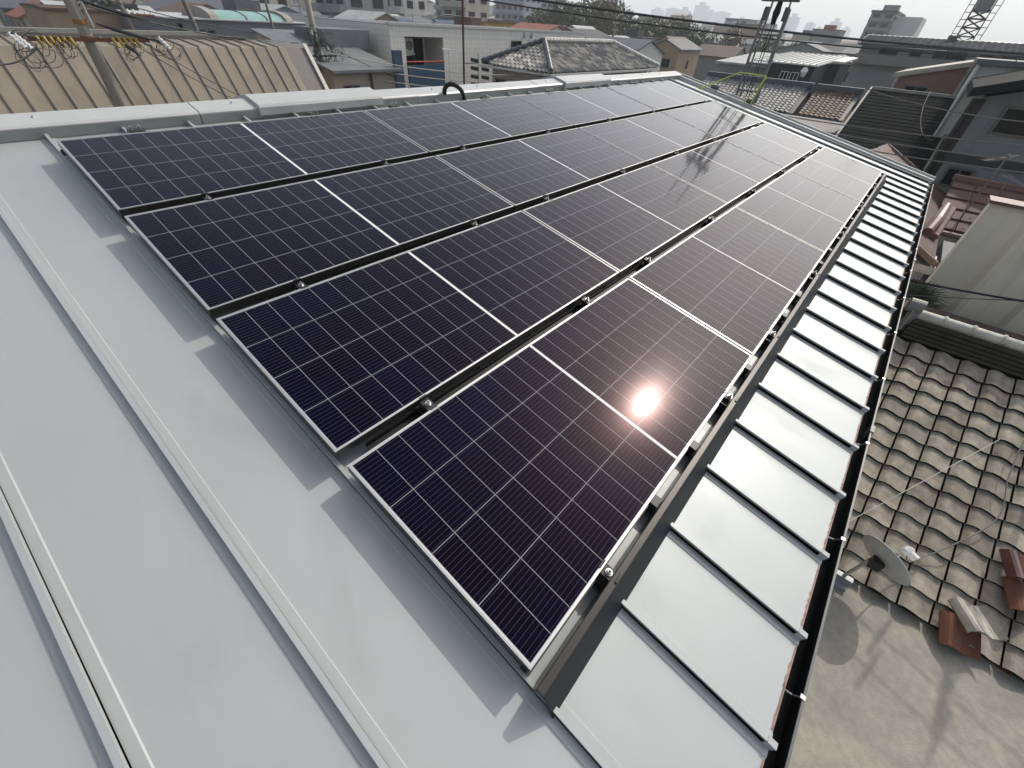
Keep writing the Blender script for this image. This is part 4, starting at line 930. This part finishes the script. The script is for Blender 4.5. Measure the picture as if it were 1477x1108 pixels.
m = MB(); m.box(8.95, 9.05, 2.22, 2.74, zr(.42), zr(.50)); m.tube([(8.96, 2.34, zr(.52)), (8.94, 2.34, zr(.52))], .04, 12); m.tube([(8.96, 2.63, zr(.52)), (8.94, 2.63, zr(.52))], .04, 12); m.build('carriage_bar', M_poled, lad)
m = MB(); m.tube([(9.02, 2.48, zr(.45)), (9.02, 2.48, zr(.30)), (9.02, 2.48, zr(.16))], [.03, .055, .03], 8); m.build('hook_block', M_rubber, lad)
m = MB(); m.tube([(9.02, 2.485, zr(.18)), (9.02, 2.485, 1)], .006, 5); m.build('hoist_rope', M_wire, lad)
m = MB(); m.tube([(9.02, 2.445, zr(.42)), (9.02, 2.445, 1)], .006, 5); m.build('hoist_rope', M_wire, lad)
st = empty('ratchet_straps', (8.8, 2.5, zr(-.9)), 'yellow green lashing straps tying the ladder to the roof edge', 'straps')
M_strap = mat('lime_strap', (.42, .52, .10), .6)
def strap(pts, w=.008):
    m = MB()
    for a, b in zip(pts[:-1], pts[1:]):
        a = Vector(a); b = Vector(b); d = (b-a).normalized(); s1 = d.cross(Vector((1, .3, .2))).normalized()*w; m.prism([a-s1, a+s1, b+s1, b-s1], d.cross(s1).normalized()*.006)
    return m
strap([(8.62, 3.2, zr(-.72)), (8.97, 2.70, zr(-.45)), (8.97, 2.28, zr(-.46)), (8.75, 2.30, zr(-.84))]).build('strap', M_strap, st)
strap([(8.97, 2.26, zr(-.47)), (8.70, 2.42, zr(-.86))]).build('strap', M_strap, st)
strap([(8.56, 3.62, zr(-.66)), (8.56, 3.38, zr(-.71)), (8.6, 3.25, zr(-.74))], .018).build('strap', M_strap, st)
for (y) in (3.0, 2.36):
    zz = (rf(8.55, 0, RN)).z - (O0.y-y)*math.tan(TH)
    m = MB(); m.box(8.80, 8.90, y-.05, y+.05, zz+.02, zz+.10); m.tube([(8.78, y-.09, zz+.07), (8.92, y+.09, zz+.07)], .018, 8); m.build('ratchet', M_poled, st)

# ---------------------------------------------------------------- long apartment block, slab tower, lattice tower
lf = empty('long_apartment_block', (64, 0, 0), 'long low apartment block with dark tiled roof across the right background', 'apartment block')
m = MB(); m.box(60.6, 70, -14, 7.9, 0, zr(-.02)); m.build('wall', wmat('grey'), lf)
m = MB(); m.prism([(60, -14.3, zr(.12)), (63.5, -14.3, zr(.82)), (70.6, -14.3, zr(.12)), (70.6, -14.3, zr(0)), (60, -14.3, zr(0))], (0, 22.5, 0)); m.build('roof', M_panr, lf)
m = MB(); pantiles(m, (59.95, 8.15, zr(.13)), (0, -1, 0), (3.5, 0, .7), 22.3, 3.55, tw=.45, tl=.42, seg=2, amp=.06); m.build('roof_tiles', mat('dark_tile_far', (.06, .065, .075), .95, 0, .08, .2, 2, 0, 10, 0, .2), lf)
m = MB(); m.box(59.7, 60.6, -14, 7.95, zr(-1.35), zr(-.62)); m.build('balcony', mat('balcony_greige', (.20, .19, .175), .8), lf)
for k, y in enumerate((4.8, 3.0, 1.3, -.2, -1.9, -3.4, -5.4, -7.2, -9)): add_window(lf, '-x', y, y+(.9 if k % 3 else 1.5), zr(-.6), zr(-.10), 60.6, mull=False)
for y in (1.2, -5):
    m = MB(); m.box(62.6, 63.4, y, y+.7, zr(.65), zr(1.05)); m.build('roof_vent', M_poled, lf)
def tower_block(label, x, y0, y1, depth, z1, wc, floors, balc=True, cat='apartment tower', name='apartment_tower', group=None):
    r = empty(name, (x, (y0+y1)/2, 0), label, cat, group)
    m = MB(); m.box(x, x+depth, y0, y1, 0, z1); m.build('wall', wmat(wc), r)
    m = MB(); m.box(x-.3, x+depth+.3, y0-.3, y1+.3, z1, z1+.5); m.build('roof', rmat('dark grey'), r)
    fh = z1/floors
    for f in range(floors):
        if balc: m = MB(); m.box(x-1.2, x-.02, y0+.1, y1-.1, f*fh+.1, f*fh+fh*.42); m.build('balcony', wmat(wc), r)
        n = max(2, int((y1-y0)/3.4)); w = (y1-y0)/n
        for k in range(n): m = MB(); m.box(x-.06, x-.01, y0+k*w+w*.2, y0+k*w+w*.8, f*fh+fh*.38, f*fh+fh*.85); m.build('window', M_glassd, r)
        n = max(1, int(depth/3.6)); w = depth/n
        for k in range(n): m = MB(); m.box(x+k*w+w*.25, x+k*w+w*.75, y0-.06, y0-.01, f*fh+fh*.35, f*fh+fh*.8); m.build('window', M_glassd, r)
    return r
stw = tower_block('mid rise grey apartment tower with stepped balconies right of the skyline', 200, 21.3, 27.6, 24, zr(7.6), 'grey', 7)
m = MB(); m.box(203, 221, 14.5, 21.2, 0, zr(7.0)); m.build('side_wing', wmat('white'), stw)
m = MB(); m.box(206, 210, 22, 26, zr(8.1), zr(9.6)); m.build('lift_house', wmat('grey'), stw)
lt = empty('lattice_tower', (80, .9, 0), 'steel lattice tower carrying a grey panel at the top right', 'lattice tower')
m = MB()
for dx in (-.75, .75):
    for y in (.1, 1.7): m.box(80+dx-.06, 80+dx+.06, y-.06, y+.06, 0, zr(9))
z = zr(-.2); i = 0
while z < zr(3.3):
    for dx in (-.75, .75):
        m.tube([(80+dx, .1, z), (80+dx, 1.7, z+.75)], .045, 4); m.tube([(80+dx, 1.7, z), (80+dx, .1, z+.75)], .045, 4); m.tube([(80+dx, .1, z), (80+dx, 1.7, z)], .05, 4)
    for y in (.1, 1.7): m.tube([(79.25, y, z), (80.75, y, z+.75)], .04, 4); m.tube([(79.25, y, z), (80.75, y, z)], .04, 4)
    z += .75
m.build('lattice', mat('brown_steel', (.085, .065, .06), .6), lt)
m = MB(); m.box(79.4, 80.6, .2, 1.6, zr(3.35), zr(10)); m.build('panel', mat('grey_panel', (.19, .18, .18), .6), lt)
for s_, y in ((1, 2.25), (-1, -.45)):
    m = MB(); z = zr(.3)
    m.tube([(79.3, y, zr(.4)), (79.3, y, zr(9))], .035, 4)
    while z < zr(8): m.tube([(79.3, y, z+.6), (79.3, y-s_*.55, z+.6)], .03, 4); z += .6
    m.build('cage_ladder', mat('brown_steel', (.085, .065, .06), .6), lt)

# wires across the picture
WLAB = iter(['thick black cable bundle sagging from the top left over the skyline towards the right edge', 'second black cable just under the thick bundle across the skyline',
 'thin wire crossing the brown pantile roof and the black slate roof', 'thin pale wire crossing the middle of the black slate roof', 'thin wire passing low over the slate roof to the dark grey house',
 'black service cable in front of the pale ribbed wall', 'thin lower wire in front of the pale ribbed wall', 'upper pale wire across the white tiled building', 'second pale wire across the balcony of the white tiled building', 'lowest pale wire across the white tiled building',
 'wire leaving the topmost black strain insulator to the right', 'wire leaving the lowest black strain insulator to the right', 'dark wire sloping from the top left over the grey warehouse', 'thin wire from the thick concrete pole across the beige roof', 'second thin wire beside it across the beige roof', 'cable at the far left rising to the thick concrete pole', 'thin wire over the warehouse skylight', 'faint wire stretched over the tiles of the neighbour roof', 'upper wire before the dark grey house gable', 'fine diagonal wire over the dark low roof'])
def add_wire(a, b, r, sag, mt=None):
    m = MB(); wire(m, a, b, r, sag, 20); tag(m.build('overhead_wire', mt or M_wire), next(WLAB), 'overhead wire', 'overhead wires')
add_wire(at_x(500, -45, 16), at_x(1560, 84, 34), .045, .35); add_wire(at_x(480, -40, 16.5), at_x(1570, 92, 34), .03, .5)
add_wire(at_x(1000, 142, 14), at_x(1500, 212, 12), .012, .1, M_wireg); add_wire(at_x(1030, 155, 14), at_x(1500, 236, 12), .012, .1, M_wireg); add_wire(at_x(1040, 172, 14), at_x(1500, 252, 12), .012, .1, M_wireg)
add_wire(at_x(1240, 388, 7.6), at_x(1520, 441, 7.4), .014, .03); add_wire(at_x(1250, 421, 7.6), at_x(1520, 435, 7.4), .007, .02, M_wireg)
add_wire((11.8, 20.7, zr(-1.45)), (22.5, 16.2, zr(-2.05)), .022, .3, mat('pale_wire', (.4, .38, .33), .5)); add_wire((11.8, 20.7, zr(-1.75)), (22.5, 16.2, zr(-2.4)), .022, .3, mat('pale_wire', (.4, .38, .33), .5)); add_wire((11.9, 20.7, zr(-2.1)), (21.0, 16.6, zr(-2.7)), .02, .25, mat('pale_wire', (.4, .38, .33), .5))
add_wire((16.5, 15.88, zr(-1.42)), (27, 13.5, zr(-2.4)), .014, .15); add_wire((16.5, 15.88, zr(-2.26)), (24, 13.9, zr(-2.9)), .014, .15)
add_wire(at_y(60, -10, 20), at_y(430, 62, 22), .02, .25); add_wire((4.1, 17.1, zr(-1.0)), (7.2, 16.8, zr(-2.9)), .011, .12); add_wire((4.4, 17.1, zr(-1.0)), (7.4, 16.8, zr(-2.8)), .011, .12)
add_wire(at_y(-20, 92, 16.5), (2.1, pyc-.3, zr(-1.1)), .02, .12); add_wire(at_y(120, -10, 26), at_y(480, 58, 26), .018, .3)
add_wire(at_z(1225, 752, zr(-3.5)), at_z(1500, 602, zr(-3.1)), .0035, .02, mat('pale_wire', (.4, .38, .33), .5))
add_wire(at_x(1250, 128, 13), at_x(1500, 178, 12), .010, .08, M_wireg); add_wire(at_y(455, 58, 20.5), at_y(640, 138, 19), .014, .1)

# ================================================================== THE TOWN
random.seed(21)
# dark tree belt
def crown_mesh(mb, c, R, n, leaf, squash=.85, seed=0):
    rnd = random.Random(seed); lobes = [(Vector((rnd.gauss(0, .42), rnd.gauss(0, .42), rnd.gauss(0, .34))), rnd.uniform(.35, .6)) for _ in range(9)]
    for _ in range(n):
        lo_, lr = rnd.choice(lobes); d = Vector((rnd.gauss(0, 1), rnd.gauss(0, 1), rnd.gauss(0, 1))).normalized()
        p = Vector(c)+Vector(((lo_.x+d.x*lr), (lo_.y+d.y*lr), (lo_.z+d.z*lr)*squash))*R*(1+rnd.gauss(0, .04))
        u = Vector((rnd.gauss(0, 1), rnd.gauss(0, 1), rnd.gauss(0, 1))).normalized(); w = u.cross(d).normalized(); s_ = leaf*rnd.uniform(.6, 1.4)
        mb.face([p-u*s_, p+w*s_*.6, p+u*s_, p-w*s_*.6])
def tree(x, y, h, r, label, kind=0, group='trees of the dark belt'):
    t = empty('broadleaf_tree', (x, y, 0), label, 'tree', group)
    m = MB(); m.tube([(x, y, 0), (x+.1, y, h*.4), (x-.1, y+.1, h*.75)], [.3, .22, .1], 8)
    for k in range(5): a = k*1.3; m.tube([(x, y, h*(.35+.05*k)), (x+math.cos(a)*r*.4, y+math.sin(a)*r*.4, h*(.55+.06*k))], [.12, .05], 6)
    m.build('trunk', M_bark, t)
    m = MB(); crown_mesh(m, (x, y, h-r*.85), r, 1500, r*.075, .8, int(x*7+y)); m.build('crown', M_leafb if kind else M_leaf, t)
treel = [(112, 84.5, 12.2, 4.6, 0), (118, 81, 13.2, 4.8, 1), (113, 76, 12.2, 4.4, 0), (120, 75, 14.0, 4.8, 0), (117, 69, 12.2, 4.4, 1), (121, 66, 10.0, 4.2, 0), (118, 60, 10.0, 4.4, 0), (122, 57, 10.4, 4.4, 1), (118, 52, 9.0, 4, 0), (123, 49, 8.6, 4, 0), (110, 89, 9.4, 3.8, 0), (120, 45, 8.2, 3.6, 0), (131, 43, 9.6, 3.6, 1), (133, 37, 7.6, 3.2, 0), (138, 29, 7.4, 3.0, 0)]
TL = ['leftmost tree of the dark belt, behind the tiled building', 'tall olive tree, second from the left in the belt', 'dark green tree under the tall olive one in the belt', 'tallest dark green tree of the belt', 'olive brown tree in the middle of the belt', 'low dark tree right of the middle of the belt', 'dark green tree behind the pale gabled house', 'olive brown crown behind the far pole', 'low dark crown right of the far pole', 'lowest dark crown where the belt thins to the right', 'short dark tree at the very left end of the belt', 'small dark tree at the right end of the belt', 'brownish tree alone beneath the skyline towers', 'dark tree right of the brownish lone tree', 'smallest tree beside the far red sign roofs']
for (x, y, h, r, k), lb in zip(treel, TL): tree(x, y, h, r, lb, k)
tree(9, 44, 9.4, 2.0, 'rounded dark tree on the tan building at the top left', 0, 'trees among the houses')

# houses of the near and middle town
EXC = [(9, 17.5, 31, 43), (10, 35, 13, 31), (40, 78, 6, 35), (72, 86, 41, 52), (76, 102, 22, 40), (59, 72, -16, 10), (30, 45, 2, 14), (-12, 12, 17, 28), (76, 84, -3, 5), (106, 142, 27, 94), (195, 230, 10, 32), (5, 14, 40, 48)]
def free(x0, x1, y0, y1):
    return not any(x0 < b and x1 > a and y0 < d and y1 > c for a, b, c, d in EXC)
def visible(x, y):
    c = CAMM.transposed() @ Vector((x, y, -1)); return c.z > 1 and -60 < 738.5+FPX*c.x/c.z < 1560
lots = []
ix = -2
while ix < 46:
    iy = -6
    while iy < 46:
        x = ix*9.6+random.uniform(-1, 1)+3*(ix//3); y = iy*9.4+random.uniform(-1, 1)+3*(iy//3); w = random.uniform(6.5, 8.8); d = random.uniform(6, 8.6)
        dist = math.hypot(x, y)
        if visible(x, y) and dist > 36 and x+w > -20 and free(x, x+w, y, y+d) and (y > 33 or x > 76) and dist < 340: lots.append((dist, x, y, w, d))
        iy += 1
    ix += 1
lots.sort()
FAR = lots[255:]; lots = lots[:255]
seen = {}
DIRW = lambda x, y: 'far left' if y > 2.2*x else ('left of the white tiled building' if y > 1.35*x else ('behind the white tiled building' if y > .95*x else ('behind the tree belt side' if y > .45*x else ('below the skyline towers' if y > .15*x else 'beyond the long apartment block'))))
nh_ = 0
for (dist, x, y, w, d) in lots:
    wc = random.choices(['cream', 'white', 'grey', 'tan', 'beige', 'pale blue', 'brown'], [4, 4, 5, 2, 4, 1, 1])[0]
    rc = random.choices(['grey', 'dark grey', 'brown', 'pale', 'red', 'blue', 'green', 'slate'], [5, 5, 3, 3, 1.3, .6, .3, 3])[0]
    typ = random.choices(['gable', 'gabley', 'flat', 'block'], [4, 4, 2, .9])[0]
    if dist < 170 and typ == 'block': typ = 'flat'
    band = 'nearer' if dist < 90 else ('middle distance' if dist < 170 else 'far')
    lab = f"{band} {wc} walled house with {rc} {'flat roof' if typ in ('flat', 'block') else 'gable roof'}, {DIRW(x, y)}"
    if typ == 'block': lab = f"{band} {wc} walled three storey block, {DIRW(x, y)}"
    ze_ = random.uniform(4.9, 5.9); zp2 = ze_+random.uniform(.9, 1.5)
    if typ in ('gable', 'gabley'):
        r = gable_house('town_house', lab, x, x+w, y, y+d, ze_, min(zp2, 7.1), 'x' if typ == 'gable' else 'y', wc, rc, .45, 'houses of the town')
    else:
        zt3 = random.uniform(5.2, 6.3) if typ == 'flat' else random.uniform(8, 11)
        r = empty('town_house' if typ == 'flat' else 'apartment_block', (x+w/2, y+d/2, 0), lab, 'house' if typ == 'flat' else 'apartment block', 'houses of the town')
        m = MB(); m.box(x, x+w, y, y+d, 0, zt3); m.build('wall', wmat(wc), r)
        m = MB(); m.box(x-.1, x+w+.1, y-.1, y+d+.1, zt3, zt3+.25); 
        if random.random() < .5: m.box(x+w*.3, x+w*.6, y+d*.3, y+d*.7, zt3+.25, zt3+1.3)
        m.build('roof', rmat(rc), r); ze_ = zt3
    if dist < 120 and random.random() < .45:
        cx_, cy_ = x+w*.5, y+d*.5; zb0 = 6.0 if typ in ('gable', 'gabley') else zt3
        mm = MB(); mm.tube([(cx_, cy_, zb0), (cx_, cy_, zb0+2.0)], .03, 4); mm.tube([(cx_-.6, cy_-.2, zb0+1.9), (cx_+.6, cy_+.2, zb0+1.9)], .02, 4)
        for q_ in range(5): mm.tube([(cx_-.5+q_*.25-.08, cy_-.45, zb0+1.9), (cx_-.5+q_*.25+.08, cy_+.45, zb0+1.9)], .014, 4)
        mm.build('roof_antenna', M_poled, r)
    if dist < 60 and random.random() < .5:
        mm = MB(); mm.box(x-.5, x-.06, y+1, y+1.9, 3.2, 3.9); mm.build('air_conditioner_box', M_ac, r)
    if dist < 150:
        nf = 2 if typ != 'block' else 3; fh = ze_/nf
        for f in range(nf):
            if f < nf-2: continue
            z0 = f*fh+.9; nx_ = 2; 
            for k in range(nx_):
                a = x+w*(k+.5)/nx_+random.uniform(-.4, .4); ww = random.choice((.45, .85))
                mm = MB(); mm.box(a-ww, a+ww, y-.05, y-.005, z0, z0+random.choice((1.0, 1.5))); mm.build('window', M_glassd, r)
                a = y+d*(k+.5)/nx_+random.uniform(-.4, .4)
                mm = MB(); mm.box(x-.05, x-.005, a-ww, a+ww, z0, z0+1.1); mm.build('window', M_glassd, r)
# mid-rise blocks
blocks = [(92, 118, 128, 8, 14.0, 'white', 'long white slab block with horizontal balcony bands behind the mast', 4), (100, 103, 112, 9, 15.0, 'cream', 'cream block with columns right of the red mast', 5),
 (60, 95, 106, 10, 13, 'grey', 'grey block behind the roofs left of the white tiled building', 4), (82, 128, 136, 9, 17, 'tan', 'tan tower block at the top edge, centre left', 6),
 (50, 120, 132, 12, 12, 'cream', 'wide cream block at the top edge left of centre', 4), (20, 130, 142, 12, 14, 'grey', 'grey block at the top edge above the warehouse', 5), (150, 155, 172, 12, 18, 'grey', 'grey green block at the top edge beside the tree belt', 6),
 (190, 158, 176, 12, 19, 'pale blue', 'bluish office block left of the tree belt', 6), (230, 172, 188, 12, 21, 'grey', 'hazy grey block between the bluish office and the trees', 7), (300, 95, 107, 15, 13.8, 'grey', 'wide hazy block in front of the skyline left of the tower', 5)]
for (x, y0, y1, dp, z1, wc, lb, fl) in blocks: tower_block(lb, x, y0, y1, dp, z1, wc, fl, True, 'apartment block', 'apartment_block')
tb = gable_house('tan_building', 'tan building with narrow slots at the top left behind the beige roof', 6.2, 9.6, 40.5, 47, zr(-.95), zr(-.9), 'x', 'tan', 'brown', .1)
og = empty('ochre_roof_room', (66, 62, 0), 'small ochre roof room above the white tiled building', 'roof room')
m = MB(); m.box(63, 70, 60.5, 66, 0, zr(-.35)); m.build('wall', wmat('ochre'), og); m = MB(); m.prism([(62.5, 60.2, zr(-.4)), (64, 60.2, zr(.0)), (70.5, 60.2, zr(.0)), (70.5, 60.2, zr(-.4))], (0, 6.2, 0)); m.build('roof', rmat('brown'), og)

# the rest of the low town as one mass
m = MB()
def addb(x, y, w, d, h, wi, ri):
    m.box(x, x+w, y, y+d, 0, h, wi); 
    if random.random() < .7:
        m.prism([(x-.3, y-.3, h), (x+w/2, y-.3, h+1.3), (x+w+.3, y-.3, h)], (0, d+.6, 0), ri)
    else: m.box(x-.2, x+w+.2, y-.2, y+d+.2, h, h+.3, ri)
for (dist, x, y, w, d) in FAR: addb(x, y, w, d, random.uniform(4.8, 6), random.randrange(4), 4+random.randrange(4))
random.seed(5)
for _ in range(9500):
    a = R_(random.uniform(-10, 88)); rr_ = 330+2100*random.random()**1.15; x, y = rr_*math.cos(a), rr_*math.sin(a)
    if not visible(x, y) and random.random() < .9: continue
    k = random.random()*(.86 if a < R_(14) else 1); s_ = 1 if rr_ < 900 else 1.8
    w, d = random.uniform(7, 14)*s_, random.uniform(7, 14)*s_; h_ = random.uniform(5, 7.5) if k < .86 else random.uniform(8, 15) if k < .985 else random.uniform(12, 20)
    addb(x, y, w, d, h_, random.randrange(4), 4+random.randrange(4))
tag(m.build('distant_town', [wmat('cream'), wmat('grey'), wmat('white'), wmat('beige'), rmat('grey'), rmat('dark grey'), rmat('brown'), rmat('pale')], origin=(0, 0, 0)), 'the low far town fading into haze', 'town', kind='stuff')
# skyline towers
M_tow = mat('blue_grey_tower', (.13, .20, .28), .6, 0, .4, .1, .05)
sk_ = [(862, 868, 15, 'thin low tower far left of the skyline'), (875, 887, 8, 'broad tower right of the tree belt'), (889, 895, 12, 'narrow tower beside the broad one right of the tree belt'), (897, 904, 13, 'narrow tower just left of the far pole'), (940, 953, 13, 'square tower right of the far pole'), (961, 977, 12, 'wide flat topped tower left of the tallest one'), (979, 992, 14, 'square tower touching the wide flat topped one'), (1003, 1019, 7, 'tallest slim skyline tower'), (1020, 1027, 18, 'small tower leaning on the tallest one'), (1030, 1050, 17, 'broad domed skyline block right of the tallest tower'), (1064, 1071, 28, 'small tower seen left of the ladder'), (1081, 1093, 31, 'tower seen between the ladder rails'), (1096, 1112, 26, 'tower behind the right ladder rail'), (1137, 1151, 24, 'slanting tower right of the ladder'), (1163, 1173, 33, 'latticed tower right of the slanting one'), (1175, 1184, 41, 'low stepped tower beside the latticed one'), (1198, 1213, 31, 'tall isolated tower near the right end of the skyline'), (1215, 1226, 41, 'last low tower at the right end of the skyline')]
random.seed(3)
for (a, b, t, lb) in sk_:
    X_ = random.uniform(1900, 2300); yb_ = 75-.07*(1394-(a+b)/2)
    # tops measured along the tilted vertical of this lens
    p1 = at_x(a, t, X_); p2 = at_x(b, t+1, X_); ztop = (p1.z+p2.z)/2; y0, y1 = sorted((p1.y, p2.y))
    m = MB(); m.box(X_, X_+40, y0, y1, 0, ztop); w_ = (y1-y0)*.3
    m.box(X_+5, X_+30, y0+w_, y1-w_, ztop, ztop+random.choice((3, 6, 9)))
    tag(m.build('skyscraper', M_tow), lb, 'skyscraper', 'hazy towers of the skyline')

# haze
m = MB(); m.box(-1600, 4100, -2600, 4600, -1, 230); hz = m.build('haze', [], origin=(0, 0, 0)); tag(hz, kind='stuff')
hm = bpy.data.materials.new('haze_air'); hm.use_nodes = True; n = hm.node_tree.nodes; n.remove(n['Principled BSDF'])
pv = n.new('ShaderNodeVolumePrincipled'); pv.inputs['Color'].default_value = (.90, .96, 1, 1); pv.inputs['Density'].default_value = .00055; pv.inputs['Anisotropy'].default_value = .2
hm.node_tree.links.new(pv.outputs[0], n['Material Output'].inputs['Volume']); hz.data.materials.append(hm)
